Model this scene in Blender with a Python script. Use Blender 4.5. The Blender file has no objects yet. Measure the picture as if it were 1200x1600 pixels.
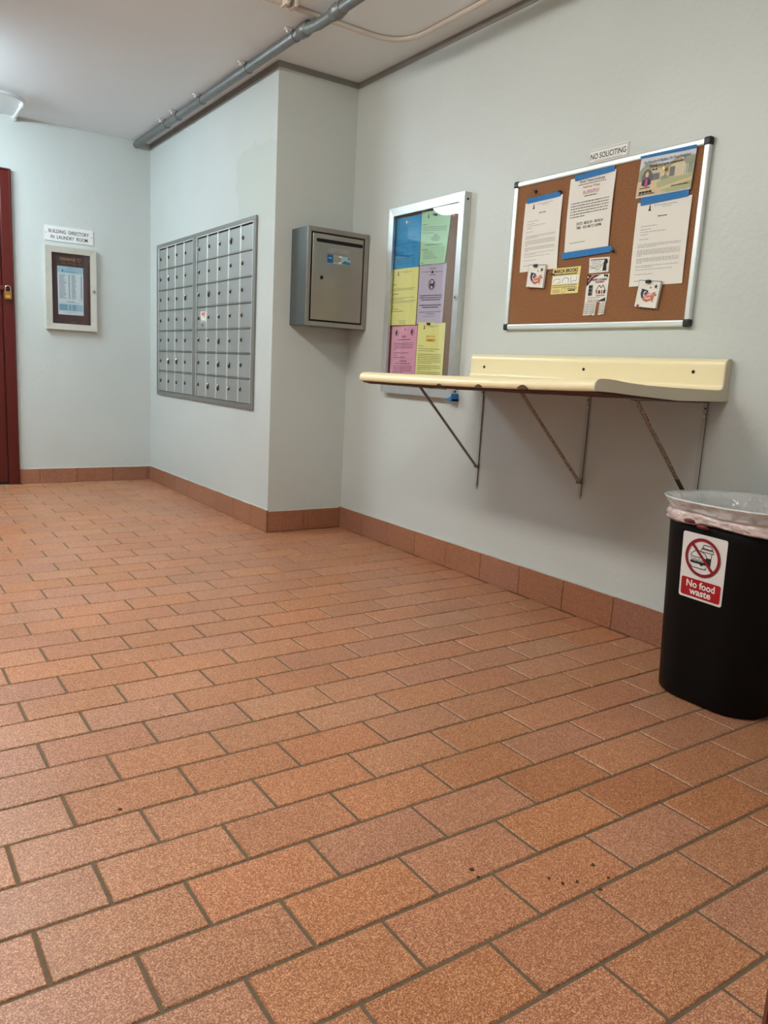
import bpy, bmesh, math, random
from mathutils import Vector, Matrix

# ------------------------------------------------------------------ set-up
S = 0.8333                       # all coordinates below are in survey units; S turns them into metres
scene = bpy.context.scene
COL = scene.collection
FPX, YAW, PITCH, ROLL = 1213.2277, 0.6029489, 0.1803447, 0.0535219
CAM = Vector((-2.7960643, -4.6019124, 1.1))
WR, YB, H = 0.5646707, 2.4597817, 2.89354      # mailbox wall at x=-WR, back wall at y=YB, ceiling height

cam_d = bpy.data.cameras.new('camera'); cam = bpy.data.objects.new('camera', cam_d); COL.objects.link(cam)
fw = Vector((math.sin(YAW)*math.cos(PITCH), math.cos(YAW)*math.cos(PITCH), -math.sin(PITCH)))
rt = Vector((math.cos(YAW), -math.sin(YAW), 0)); up = rt.cross(fw)
rr = rt*math.cos(ROLL)+up*math.sin(ROLL); uu = -rt*math.sin(ROLL)+up*math.cos(ROLL)
cam.matrix_world = Matrix.Translation(CAM*S) @ Matrix((rr, uu, -fw)).transposed().to_4x4()
cam_d.sensor_fit = 'VERTICAL'; cam_d.sensor_height = 32.0; cam_d.lens = FPX/1600*32.0
cam_d.clip_start = 0.02; cam_d.clip_end = 60
scene.camera = cam

world = bpy.data.worlds.new('world'); scene.world = world; world.use_nodes = True
world.node_tree.nodes['Background'].inputs[0].default_value = (1.0, 0.93, 0.85, 1)
world.node_tree.nodes['Background'].inputs[1].default_value = 0.25
LAMP_BACK, LAMP_FRONT, LAMP_FILL = 50.0, 40.0, 26.0          # lens radiance of two ceiling lamps and an added fill lamp
COL_BACK, COL_FRONT = (0.82, 1.0, 1.08), (1.0, 0.965, 0.88)

vs = scene.view_settings
vs.view_transform = 'Standard'; vs.look = 'None'; vs.exposure = 0.1; vs.gamma = 1.0
vs.use_curve_mapping = False
random.seed(7)

# ------------------------------------------------------------------ materials
def srgb(r, g, b):
    f = lambda c: (c/255/12.92) if c/255 <= 0.04045 else ((c/255+0.055)/1.055)**2.4
    return (f(r), f(g), f(b), 1)
def mat(name, col, rough=0.5, metal=0.0, noise=0.0, nscale=20, bump=0.0, bscale=60, bdist=.004, **kw):
    m = bpy.data.materials.new(name); m.use_nodes = True
    nt = m.node_tree; b = nt.nodes['Principled BSDF']
    c = srgb(*col) if max(col) > 1 else (*col, 1)
    b.inputs['Base Color'].default_value = c
    b.inputs['Roughness'].default_value = rough; b.inputs['Metallic'].default_value = metal
    for k, v in kw.items(): b.inputs[k.replace('_', ' ')].default_value = v
    geo = nt.nodes.new('ShaderNodeNewGeometry')
    if noise:
        n = nt.nodes.new('ShaderNodeTexNoise'); n.inputs['Scale'].default_value = nscale; n.inputs['Detail'].default_value = 5
        nt.links.new(geo.outputs['Position'], n.inputs['Vector'])
        r = nt.nodes.new('ShaderNodeMapRange'); r.inputs[1].default_value = 0.25; r.inputs[2].default_value = 0.75
        r.inputs[3].default_value = 1-noise; r.inputs[4].default_value = 1+noise
        nt.links.new(n.outputs[0], r.inputs[0])
        mx = nt.nodes.new('ShaderNodeVectorMath'); mx.operation = 'SCALE'; mx.inputs[0].default_value = c[:3]
        nt.links.new(r.outputs[0], mx.inputs['Scale']); nt.links.new(mx.outputs[0], b.inputs['Base Color'])
    if bump:
        n = nt.nodes.new('ShaderNodeTexNoise'); n.inputs['Scale'].default_value = bscale; n.inputs['Detail'].default_value = 3
        nt.links.new(geo.outputs['Position'], n.inputs['Vector'])
        bp = nt.nodes.new('ShaderNodeBump'); bp.inputs['Strength'].default_value = bump; bp.inputs['Distance'].default_value = bdist
        nt.links.new(n.outputs[0], bp.inputs['Height']); nt.links.new(bp.outputs[0], b.inputs['Normal'])
    return m
def emis(name, col, st):
    m = bpy.data.materials.new(name); m.use_nodes = True; b = m.node_tree.nodes['Principled BSDF']
    b.inputs['Base Color'].default_value = (0.9, 0.9, 0.9, 1)
    b.inputs['Emission Color'].default_value = (*col, 1); b.inputs['Emission Strength'].default_value = st
    return m

def tile_mat(name, dark, light, rough):
    m = bpy.data.materials.new(name); m.use_nodes = True
    nt = m.node_tree; N = nt.nodes; L = nt.links; b = N['Principled BSDF']
    geo = N.new('ShaderNodeNewGeometry'); oi = N.new('ShaderNodeObjectInfo')
    v = N.new('ShaderNodeTexVoronoi'); v.inputs['Scale'].default_value = 560; v.inputs['Randomness'].default_value = 1
    n1 = N.new('ShaderNodeTexNoise'); n1.inputs['Scale'].default_value = 300; n1.inputs['Detail'].default_value = 4; n1.inputs['Roughness'].default_value = 0.7
    L.new(geo.outputs['Position'], v.inputs['Vector']); L.new(geo.outputs['Position'], n1.inputs['Vector'])
    sep = N.new('ShaderNodeSeparateColor'); L.new(v.outputs['Color'], sep.inputs[0])
    add = N.new('ShaderNodeMath'); add.operation = 'MULTIPLY_ADD'; add.inputs[1].default_value = 0.55
    sc = N.new('ShaderNodeMath'); sc.operation = 'MULTIPLY'; sc.inputs[1].default_value = 0.62
    L.new(n1.outputs[0], sc.inputs[0]); L.new(sep.outputs[0], add.inputs[0]); L.new(sc.outputs[0], add.inputs[2])
    cr = N.new('ShaderNodeValToRGB'); L.new(add.outputs[0], cr.inputs[0])
    e = cr.color_ramp.elements
    e[0].position = 0.28; e[0].color = srgb(*dark); e[1].position = 0.88; e[1].color = srgb(*light)
    mid = cr.color_ramp.elements.new(0.6); mid.color = srgb(*[int(a*0.62+c*0.38) for a, c in zip(dark, light)])
    # per-tile firing colour and large soft wear
    hs = N.new('ShaderNodeHueSaturation')
    def rng(frm, lo, hi, mul):
        k = N.new('ShaderNodeMath'); k.operation = 'MULTIPLY'; k.inputs[1].default_value = mul; L.new(frm, k.inputs[0])
        fr = N.new('ShaderNodeMath'); fr.operation = 'FRACT'; L.new(k.outputs[0], fr.inputs[0])
        r = N.new('ShaderNodeMapRange'); r.inputs[3].default_value = lo; r.inputs[4].default_value = hi; L.new(fr.outputs[0], r.inputs[0]); return r.outputs[0]
    L.new(rng(oi.outputs['Random'], 0.4992, 0.5045, 1), hs.inputs['Hue'])
    L.new(rng(oi.outputs['Random'], 0.94, 1.04, 7.3), hs.inputs['Saturation'])
    vv = rng(oi.outputs['Random'], 0.91, 1.07, 3.7)
    n2 = N.new('ShaderNodeTexNoise'); n2.inputs['Scale'].default_value = 2.5; L.new(geo.outputs['Position'], n2.inputs['Vector'])
    r2 = N.new('ShaderNodeMapRange'); r2.inputs[1].default_value = 0.3; r2.inputs[2].default_value = 0.7; r2.inputs[3].default_value = 0.93; r2.inputs[4].default_value = 1.07; L.new(n2.outputs[0], r2.inputs[0])
    mm = N.new('ShaderNodeMath'); mm.operation = 'MULTIPLY'; L.new(vv, mm.inputs[0]); L.new(r2.outputs[0], mm.inputs[1])
    L.new(mm.outputs[0], hs.inputs['Value']); L.new(cr.outputs[0], hs.inputs['Color']); L.new(hs.outputs[0], b.inputs['Base Color'])
    rg = N.new('ShaderNodeMapRange'); rg.inputs[3].default_value = rough+0.12; rg.inputs[4].default_value = rough-0.08
    L.new(sep.outputs[1], rg.inputs[0]); L.new(rg.outputs[0], b.inputs['Roughness'])
    bp = N.new('ShaderNodeBump'); bp.inputs['Strength'].default_value = 0.45; bp.inputs['Distance'].default_value = 0.0016
    L.new(add.outputs[0], bp.inputs['Height']); L.new(bp.outputs[0], b.inputs['Normal'])
    return m

def wall_mat(name, col, patch=False):
    m = mat(name, col, 0.42, bump=0.25, bscale=45)
    nt = m.node_tree; N = nt.nodes; L = nt.links; b = N['Principled BSDF']; c = b.inputs['Base Color'].default_value[:]
    geo = N.new('ShaderNodeNewGeometry')
    n = N.new('ShaderNodeTexNoise'); n.inputs['Scale'].default_value = 1.6; n.inputs['Detail'].default_value = 6; L.new(geo.outputs['Position'], n.inputs['Vector'])
    r = N.new('ShaderNodeMapRange'); r.inputs[1].default_value = 0.3; r.inputs[2].default_value = 0.7; r.inputs[3].default_value = 0.97; r.inputs[4].default_value = 1.03; L.new(n.outputs[0], r.inputs[0])
    # tiny dark nail holes and scuffs
    v = N.new('ShaderNodeTexVoronoi'); v.inputs['Scale'].default_value = 2.6; L.new(geo.outputs['Position'], v.inputs['Vector'])
    lt = N.new('ShaderNodeMapRange'); lt.inputs[1].default_value = 0.008; lt.inputs[2].default_value = 0.014; lt.inputs[3].default_value = 0.62; lt.inputs[4].default_value = 1.0; L.new(v.outputs['Distance'], lt.inputs[0])
    k = N.new('ShaderNodeMath'); k.operation = 'MULTIPLY'; L.new(r.outputs[0], k.inputs[0]); L.new(lt.outputs[0], k.inputs[1])
    out = k.outputs[0]
    sc = N.new('ShaderNodeVectorMath'); sc.operation = 'SCALE'; sc.inputs[0].default_value = c[:3]; L.new(out, sc.inputs['Scale'])
    last = sc.outputs[0]
    if patch:      # touched-up paint patch above the mailboxes, duller and a little greener
        sp = N.new('ShaderNodeSeparateXYZ')
        nn = N.new('ShaderNodeTexNoise'); nn.inputs['Scale'].default_value = 9; nn.inputs['Detail'].default_value = 4; L.new(geo.outputs['Position'], nn.inputs['Vector'])
        ad = N.new('ShaderNodeVectorMath'); ad.operation = 'MULTIPLY_ADD'; L.new(nn.outputs['Color'], ad.inputs[0]); ad.inputs[1].default_value = (0, .16, .16); L.new(geo.outputs['Position'], ad.inputs[2])
        L.new(ad.outputs[0], sp.inputs[0])
        def step(o, e, w):
            q = N.new('ShaderNodeMapRange'); q.inputs[1].default_value = e; q.inputs[2].default_value = e+w; L.new(o, q.inputs[0]); return q.outputs[0]
        y, z = sp.outputs[1], sp.outputs[2]
        # sloping top edge: z + 0.15*y-ish
        tz = N.new('ShaderNodeMath'); tz.operation = 'MULTIPLY_ADD'; L.new(y, tz.inputs[0]); tz.inputs[1].default_value = 0.0; L.new(z, tz.inputs[2])
        fs = [step(z, 2.09*S*1.0, .02), step(tz.outputs[0], 2.47*S+.08, -.02), step(y, -.05, .02), step(y, .60*S+.08, -.02)]
        nx = N.new('ShaderNodeSeparateXYZ'); L.new(geo.outputs['True Normal'], nx.inputs[0]); ab = N.new('ShaderNodeMath'); ab.operation = 'ABSOLUTE'; L.new(nx.outputs[0], ab.inputs[0]); fs.append(ab.outputs[0])
        a = fs[0]
        for f in fs[1:]:
            t = N.new('ShaderNodeMath'); t.operation = 'MULTIPLY'; L.new(a, t.inputs[0]); L.new(f, t.inputs[1]); a = t.outputs[0]
        mx = N.new('ShaderNodeMix'); mx.data_type = 'RGBA'; L.new(a, mx.inputs[0]); L.new(last, mx.inputs[6])
        mx.inputs[7].default_value = (c[0]*.92, c[1]*.95, c[2]*.91, 1); last = mx.outputs[2]
    L.new(last, b.inputs['Base Color'])
    return m

def cork_mat(name, a, bcol):
    m = mat(name, a, 0.85, bump=0.3, bscale=300)
    nt = m.node_tree; N = nt.nodes; L = nt.links
    geo = N.new('ShaderNodeNewGeometry'); n = N.new('ShaderNodeTexNoise'); n.inputs['Scale'].default_value = 260; n.inputs['Detail'].default_value = 2
    L.new(geo.outputs['Position'], n.inputs['Vector'])
    cr = N.new('ShaderNodeValToRGB'); cr.color_ramp.elements[0].position = 0.35; cr.color_ramp.elements[0].color = srgb(*bcol)
    cr.color_ramp.elements[1].position = 0.65; cr.color_ramp.elements[1].color = srgb(*a)
    L.new(n.outputs[0], cr.inputs[0]); L.new(cr.outputs[0], N['Principled BSDF'].inputs['Base Color'])
    return m
def rust_mat(name):
    m = mat(name, (150, 146, 138), 0.6)
    nt = m.node_tree; N = nt.nodes; L = nt.links
    geo = N.new('ShaderNodeNewGeometry'); n = N.new('ShaderNodeTexNoise'); n.inputs['Scale'].default_value = 190; n.inputs['Detail'].default_value = 6
    L.new(geo.outputs['Position'], n.inputs['Vector'])
    cr = N.new('ShaderNodeValToRGB'); e = cr.color_ramp.elements
    e[0].position = 0.44; e[0].color = srgb(108, 92, 76); e[1].position = 0.56; e[1].color = srgb(168, 162, 150)
    L.new(n.outputs[0], cr.inputs[0]); L.new(cr.outputs[0], N['Principled BSDF'].inputs['Base Color'])
    return m
def glass_mat(name):
    m = bpy.data.materials.new(name); m.use_nodes = True; nt = m.node_tree; nt.nodes.clear()
    o = nt.nodes.new('ShaderNodeOutputMaterial'); mx = nt.nodes.new('ShaderNodeMixShader')
    t = nt.nodes.new('ShaderNodeBsdfTransparent'); g = nt.nodes.new('ShaderNodeBsdfGlossy'); g.inputs['Roughness'].default_value = 0.01
    t.inputs[0].default_value = (0.96, 0.97, 0.97, 1)
    lw = nt.nodes.new('ShaderNodeLayerWeight'); lw.inputs[0].default_value = 0.5      # Schlick reflectance, same from both sides
    pw = nt.nodes.new('ShaderNodeMath'); pw.operation = 'POWER'; pw.inputs[1].default_value = 5; nt.links.new(lw.outputs['Facing'], pw.inputs[0])
    f = nt.nodes.new('ShaderNodeMath'); f.operation = 'MULTIPLY_ADD'; f.inputs[1].default_value = .94; f.inputs[2].default_value = .045; nt.links.new(pw.outputs[0], f.inputs[0])
    nt.links.new(f.outputs[0], mx.inputs[0]); nt.links.new(t.outputs[0], mx.inputs[1]); nt.links.new(g.outputs[0], mx.inputs[2]); nt.links.new(mx.outputs[0], o.inputs[0])
    return m

M = dict(
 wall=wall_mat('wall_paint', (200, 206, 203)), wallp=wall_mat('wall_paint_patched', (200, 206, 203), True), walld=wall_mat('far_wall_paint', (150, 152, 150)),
 ceil=mat('ceiling_paint', (232, 239, 244), 0.6, bump=0.15, bscale=30),
 strip=mat('bare_strip', (140, 140, 136), 0.8, noise=.1, nscale=12),
 tile=tile_mat('quarry_tile', (134, 72, 42), (222, 168, 130), 0.35),
 basetile=tile_mat('base_tile', (128, 72, 46), (188, 134, 104), 0.55),
 grout=mat('grout', (104, 88, 68), 0.9, noise=.15, nscale=80, bump=.3, bscale=200),
 seam=mat('paint_bead', (176, 178, 172), 0.5),
 red=mat('red_gloss_paint', (84, 20, 16), 0.28, noise=.05, nscale=6),
 alu=mat('aluminium', (205, 208, 206), 0.38, 0.85, noise=.05, nscale=25),
 alup=mat('pale_aluminium', (212, 210, 200), 0.45, 0.5, noise=.04, nscale=25),
 mail=mat('mailbox_aluminium', (176, 181, 178), 0.45, 0.65, noise=.06, nscale=5),
 mailf=mat('mailbox_frame', (140, 142, 138), 0.5, 0.6),
 bright=mat('bright_aluminium', (225, 230, 228), 0.35, 0.6),
 dark=mat('dark_metal', (60, 60, 58), 0.5, 0.5),
 chrome=mat('chrome', (220, 220, 218), 0.18, 1.0),
 steel=mat('brushed_steel', (166, 159, 151), 0.36, 0.8, noise=.05, nscale=9),
 steelshade=mat('brushed_steel_shaded', (112, 120, 122), 0.33, 0.85, noise=.08, nscale=7),  # same steel as the door, darkened bluish to paint the side's reflection
 galv=mat('galvanised_conduit', (128, 132, 132), 0.45, 0.6, noise=.12, nscale=30),
 tan=mat('painted_conduit', (204, 194, 184), 0.55),
 whitem=mat('white_conduit', (220, 222, 222), 0.4),
 black=mat('black_void', (6, 6, 7), 0.8), blackp=mat('black_corner_plastic', (18, 20, 20), 0.45),
 bin=mat('black_bin_plastic', (4, 4, 6), 0.5, bump=.05, bscale=40, Specular_IOR_Level=0.18),
 cork=cork_mat('cork', (150, 100, 62), (118, 76, 45)), corkd=cork_mat('case_cork', (140, 104, 76), (118, 84, 60)),
 plum=mat('plum_felt', (62, 22, 24), 0.8),
 paper=mat('white_paper', (232, 228, 222), 0.8), paperb=mat('blue_paper', (44, 150, 204), 0.8), paperg=mat('green_paper', (180, 224, 188), 0.8),
 papery=mat('yellow_paper', (238, 234, 152), 0.8), paperv=mat('lilac_paper', (196, 188, 208), 0.8), paperp=mat('pink_paper', (230, 164, 190), 0.8),
 paperc=mat('pale_blue_paper', (214, 224, 230), 0.8), cream=mat('cream_card', (232, 214, 140), 0.8),
 ink=mat('black_ink', (34, 34, 38), 0.8), inkg=mat('grey_ink', (110, 110, 112), 0.8), inkr=mat('red_ink', (170, 40, 50), 0.8), inkb=mat('blue_ink', (20, 90, 150), 0.8),
 inkt=mat('teal_ink', (60, 120, 135), 0.8), inkgold=mat('gold_ink', (196, 148, 96), 0.5), inkgold2=mat('dim_gold_ink', (120, 66, 50), 0.5), inkorange=mat('orange_highlight', (240, 180, 40), 0.8),
 inklb=mat('light_blue_print', (160, 196, 214), 0.8), inkw=mat('white_print', (240, 240, 238), 0.8), inksal=mat('salmon_print', (206, 120, 100), 0.8),
 tape=mat('blue_painters_tape', (34, 112, 176), 0.7, noise=.08, nscale=60),
 glass=glass_mat('case_glass'),
 sign=mat('white_sign_plastic', (232, 231, 230), 0.4), signr=mat('sign_red', (170, 16, 28), 0.4), signc=mat('sign_crimson', (140, 18, 38), 0.4),
 lam=mat('cream_laminate', (240, 226, 184), 0.3), lamend=mat('laminate_end_band', (206, 194, 172), 0.5), core=mat('particle_core', (84, 56, 38), 0.9, noise=.3, nscale=90),
 brk=mat('painted_bracket', (188, 192, 188), 0.5), brkd=mat('grey_bracket_brace', (112, 106, 100), 0.45, 0.3), rust=rust_mat('rusty_brace'),
 bag=mat('white_bin_liner', (238, 240, 241), 0.16, bump=1.0, bscale=16, bdist=.018, Alpha=0.84),
 bagp=mat('pinkish_folded_liner', (228, 210, 207), 0.2, bump=1.0, bscale=30, bdist=.01, Alpha=0.92), tie=mat('dark_red_tie', (110, 16, 30), 0.35),
 brass=mat('brass', (176, 130, 60), 0.35, 0.9),
 sky=mat('print_sky', (206, 212, 222), .6), house=mat('print_house', (206, 192, 164), .6), houseroof=mat('print_roof', (168, 150, 120), .6), grass=mat('print_grass', (170, 174, 130), .6),
 path=mat('print_path', (208, 186, 152), .6), leaf=mat('print_leaf', (146, 154, 130), .6), doorp=mat('print_door', (110, 112, 108), .6), skin=mat('print_skin', (220, 176, 150), .6),
 magenta=mat('print_magenta', (190, 60, 120), .6), navy=mat('print_navy', (40, 44, 66), .6), yellowpin=mat('white_pin', (232, 224, 214), .35),
)

# ------------------------------------------------------------------ helpers
BASE = {}
def setp(o, label=None, cat=None, group=None, kind=None):
    if label: o['label'] = label
    if cat: o['category'] = cat
    if group: o['group'] = group
    if kind: o['kind'] = kind
    return o
def thing(name, label, cat, loc, group=None, kind=None):
    o = bpy.data.objects.new(name, None); o.empty_display_size = .05; COL.objects.link(o)
    o.location = Vector(loc)*S; BASE[o.name] = Vector(loc)*S
    return setp(o, label, cat, group, kind)
class B:
    def __init__(s): s.bm = bmesh.new(); s.mats = []
    def mi(s, m):
        if m not in s.mats: s.mats.append(m)
        return s.mats.index(m)
    def add(s, bm2, m):
        i = s.mi(m); mp = {}
        for v in bm2.verts: mp[v] = s.bm.verts.new(v.co)
        for f in bm2.faces:
            try: nf = s.bm.faces.new([mp[v] for v in f.verts]); nf.material_index = i; nf.smooth = f.smooth
            except ValueError: pass
        bm2.free(); return s
    def box(s, x0, x1, y0, y1, z0, z1, m, bev=0, seg=1):
        b = bmesh.new(); bmesh.ops.create_cube(b, size=1)
        for v in b.verts: v.co = Vector((x0+(v.co.x+.5)*(x1-x0), y0+(v.co.y+.5)*(y1-y0), z0+(v.co.z+.5)*(z1-z0)))
        if bev: bmesh.ops.bevel(b, geom=b.edges[:], offset=bev, segments=seg, affect='EDGES', profile=0.5)
        return s.add(b, m)
    def pts(s, vs, fs, m, smooth=False):
        i = s.mi(m); vv = [s.bm.verts.new(Vector(v)) for v in vs]
        for f in fs:
            try: nf = s.bm.faces.new([vv[k] for k in f]); nf.material_index = i; nf.smooth = smooth
            except ValueError: pass
        return s
    def poly(s, p, m): return s.pts(p, [list(range(len(p)))], m)
    def prism(s, p, d, m, smooth=False):     # outline p (3D points) extruded by vector d
        n = len(p); d = Vector(d); a = [Vector(q) for q in p]; vs = a+[q+d for q in a]
        fs = [list(range(n-1, -1, -1)), list(range(n, 2*n))]+[[k, (k+1) % n, n+(k+1) % n, n+k] for k in range(n)]
        return s.pts(vs, fs, m, smooth)
    def tube(s, path, r, m, n=12, smooth=True, caps=True):
        P = [Vector(p) for p in path]; vs = []; fs = []
        t0 = (P[1]-P[0]).normalized(); ref = Vector((0, 0, 1)) if abs(t0.z) < .9 else Vector((1, 0, 0))
        u = t0.cross(ref).normalized()
        for k, p in enumerate(P):
            t = ((P[min(k+1, len(P)-1)]-P[max(k-1, 0)])).normalized()
            u = (u-t*u.dot(t)).normalized(); w = t.cross(u); rk = r[k] if isinstance(r, (list, tuple)) else r
            for j in range(n):
                a = 2*math.pi*j/n; vs.append(p+(u*math.cos(a)+w*math.sin(a))*rk)
        for k in range(len(P)-1):
            for j in range(n): fs.append([k*n+j, k*n+(j+1) % n, (k+1)*n+(j+1) % n, (k+1)*n+j])
        s.pts(vs, fs, m, smooth)
        if caps:
            s.pts(vs[:n], [list(range(n-1, -1, -1))], m); s.pts(vs[-n:], [list(range(n))], m)
        return s
    def loft(s, rings, m, smooth=True, cap0=False, cap1=False):
        n = len(rings[0]); vs = [v for r in rings for v in r]; fs = []
        for k in range(len(rings)-1):
            for j in range(n): fs.append([k*n+j, k*n+(j+1) % n, (k+1)*n+(j+1) % n, (k+1)*n+j])
        s.pts(vs, fs, m, smooth)
        if cap0: s.pts(rings[0], [list(range(n-1, -1, -1))], m)
        if cap1: s.pts(rings[-1], [list(range(n))], m)
        return s
    def build(s, name, parent=None, label=None, cat=None, group=None, kind=None, weld=False):
        bm = s.bm
        if weld: bmesh.ops.remove_doubles(bm, verts=bm.verts[:], dist=1e-5)
        bmesh.ops.recalc_face_normals(bm, faces=bm.faces[:]) if not getattr(s, 'flat', False) else None
        cs = [v.co for v in bm.verts]
        mn = Vector([min(c[i] for c in cs) for i in range(3)]); mx = Vector([max(c[i] for c in cs) for i in range(3)])
        base = Vector(((mn.x+mx.x)/2, (mn.y+mx.y)/2, mn.z))
        for v in bm.verts: v.co = (v.co-base)*S
        me = bpy.data.meshes.new(name); bm.to_mesh(me); bm.free()
        for m in s.mats: me.materials.append(M[m])
        o = bpy.data.objects.new(name, me); COL.objects.link(o); BASE[o.name] = base*S
        if parent: o.parent = parent; o.location = base*S-BASE[parent.name]
        else: o.location = base*S
        return setp(o, label, cat, group, kind)
def copy_to(o, parent, wloc):
    c = o.copy(); COL.objects.link(c); c.parent = parent; w = Vector(wloc)*S; BASE[c.name] = w
    c.location = w-(BASE[parent.name] if parent else Vector()); return c

_fc = {}
def glyphs(txt, bold=0.0):
    k = (txt, bold)
    if k not in _fc:
        cu = bpy.data.curves.new('lettering', 'FONT'); cu.body = txt; cu.offset = bold; cu.resolution_u = 3; cu.align_x = 'LEFT'
        ob = bpy.data.objects.new('lettering', cu); me = ob.to_mesh()
        v = [(p.co.x, p.co.y) for p in me.vertices]; f = [list(p.vertices) for p in me.polygons]
        ob.to_mesh_clear(); bpy.data.objects.remove(ob); bpy.data.curves.remove(cu)
        _fc[k] = (v, f, max(p[0] for p in v)-min(p[0] for p in v), min(p[0] for p in v))
    return _fc[k]

class Sheet:
    """flat thing on a wall: corners TL TR BR BL, outward normal n, local units = fractions of width"""
    def __init__(s, TL, TR, BR, BL, n, off=0.0, bulge=None):
        s.c = [Vector(p) for p in (TL, TR, BR, BL)]; s.n = Vector(n); s.off = off; s.bulge = bulge
        s.w = (s.c[1]-s.c[0]).length; s.h = (s.c[3]-s.c[0]).length; s.a = s.h/s.w; s.pr = B(); s.pr.flat = True; s.layer = 0
    def P(s, x, y, o=0.0):
        t = y/s.a; b = s.bulge(x, t) if s.bulge else 0
        top = s.c[0].lerp(s.c[1], x); bot = s.c[3].lerp(s.c[2], x)
        return top.lerp(bot, t)+s.n*(s.off+o+b)
    def body(s, name, m, parent=None, th=.0012, nx=8, ny=10, **kw):
        b = B(); vs = []; fs = []
        for o in (th, 0):
            for j in range(ny+1):
                for i in range(nx+1): vs.append(s.P(i/nx, j/ny*s.a, o))
        n1 = (nx+1)*(ny+1); q = lambda i, j, k=0: k*n1+j*(nx+1)+i
        for j in range(ny):
            for i in range(nx):
                fs.append([q(i, j), q(i, j+1), q(i+1, j+1), q(i+1, j)]); fs.append([q(i, j, 1), q(i+1, j, 1), q(i+1, j+1, 1), q(i, j+1, 1)])
        for i in range(nx): fs.append([q(i, 0), q(i+1, 0), q(i+1, 0, 1), q(i, 0, 1)]); fs.append([q(i, ny), q(i, ny, 1), q(i+1, ny, 1), q(i+1, ny)])
        for j in range(ny): fs.append([q(0, j), q(0, j, 1), q(0, j+1, 1), q(0, j+1)]); fs.append([q(nx, j), q(nx, j+1), q(nx, j+1, 1), q(nx, j, 1)])
        b.pts(vs, fs, m); s.th = th
        return b.build(name, parent, **kw)
    def o(s, l): return s.th+.0006+l*.0004
    def rect(s, x0, y0, x1, y1, m, l=0): s.pr.pts([s.P(x0, y0, s.o(l)), s.P(x0, y1, s.o(l)), s.P(x1, y1, s.o(l)), s.P(x1, y0, s.o(l))], [[0, 1, 2, 3]], m)
    def shape(s, pts, m, l=0): s.pr.poly([s.P(x, y, s.o(l)) for x, y in pts], m)
    def disc(s, x, y, rx, ry, m, l=0, n=20): s.shape([(x+rx*math.cos(2*math.pi*k/n), y-ry*math.sin(2*math.pi*k/n)) for k in range(n)], m, l)
    def ring(s, x, y, r, w, m, l=0, n=40):
        vs = []; fs = []
        for k in range(n):
            a = 2*math.pi*k/n; vs += [s.P(x+r*math.cos(a), y+r*math.sin(a), s.o(l)), s.P(x+(r-w)*math.cos(a), y+(r-w)*math.sin(a), s.o(l))]
        for k in range(n): j = (k+1) % n; fs.append([2*k, 2*k+1, 2*j+1, 2*j])
        s.pr.pts(vs, fs, m)
    def line(s, x0, y0, x1, y1, w, m, l=0):
        d = math.hypot(x1-x0, y1-y0) or 1; nx, ny = -(y1-y0)/d*w/2, (x1-x0)/d*w/2
        s.shape([(x0+nx, y0+ny), (x1+nx, y1+ny), (x1-nx, y1-ny), (x0-nx, y0-ny)], m, l)
    def pline(s, pts, w, m, l=0):
        for a, b in zip(pts, pts[1:]): s.line(*a, *b, w, m, l)
    def text(s, txt, x, y, size, m, align='L', width=None, bold=0.0, l=0, sl=0.0):
        v, f, w, x0 = glyphs(txt, bold); k = size; kx = k if width is None else width/w
        ox = x if align == 'L' else x-w*kx/2
        s.pr.pts([s.P(ox+(a-x0)*kx, y-b*k-sl*(ox+(a-x0)*kx-x), s.o(l)) for a, b in v], f, m)
    def words(s, x, y, w, m, h=.011, seed=1, l=0):   # one row of print too small to read
        r = random.Random(seed*7919+int(y*10000)); t = x
        while t < x+w:
            ww = min(r.uniform(.015, .06), x+w-t)
            if ww > .006: s.rect(t, y, t+ww, y+h, m, l)
            t += ww+.011
    def para(s, x, y, w, n, m, gap=.024, h=.009, last=.6, seed=1):
        for k in range(n): s.words(x, y+k*gap, w*(last if k == n-1 and n > 1 else 1), m, h, seed)
    def print(s, name, parent, **kw):
        if len(s.pr.bm.verts): return s.pr.build(name, parent, **kw)
NR, NB = (-1, 0, 0), (0, -1, 0)          # normals of the side walls / of the faces towards the viewer
def wallsheet(x, tl, tr, br, bl, off=0.0, bulge=None):   # (y,z) corners on a wall facing -x
    return Sheet((x, *tl), (x, *tr), (x, *br), (x, *bl), NR, off, bulge)
def backsheet(y, tl, tr, br, bl, off=0.0):
    f = lambda p: (p[0], y, p[1]); return Sheet(f(tl), f(tr), f(br), f(bl), NB, off)

# ------------------------------------------------------------------ room shell
XL, YF = -4.3, -4.42                 # left wall, room face of the front wall
fl = B().box(XL-.1, .12, YF-.9, YB+.12, -.10, -.003, 'grout').build('floor', kind='structure')
ce = B().box(XL-.1, .12, YF-.9, YB+.12, H, H+.1, 'ceil').build('ceiling', kind='structure')
B().box(0, .12, YF-.9, 0.0, -.005, H, 'wall').build('wall_right', kind='structure')
B().box(-WR, .12, 0, YB+.12, -.005, H, 'wallp').build('wall_mailbox_side', kind='structure')
B().box(XL-.1, -WR, YB, YB+.12, -.005, H, 'wall').build('wall_back', kind='structure')
B().box(XL-.1, XL, YF-.9, YB, -.005, H, 'walld').build('wall_left', kind='structure')
DX0, DX1 = -3.62, -2.358             # doorway the picture is taken through
w = B()
w.box(XL, DX0-.02, YF-.14, YF, -.005, H, 'wall'); w.box(DX1+.02, 0, YF-.14, YF, -.005, H, 'wall'); w.box(DX0-.02, DX1+.02, YF-.14, YF, 2.5, H, 'wall')
w.build('wall_front', kind='structure')
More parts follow.
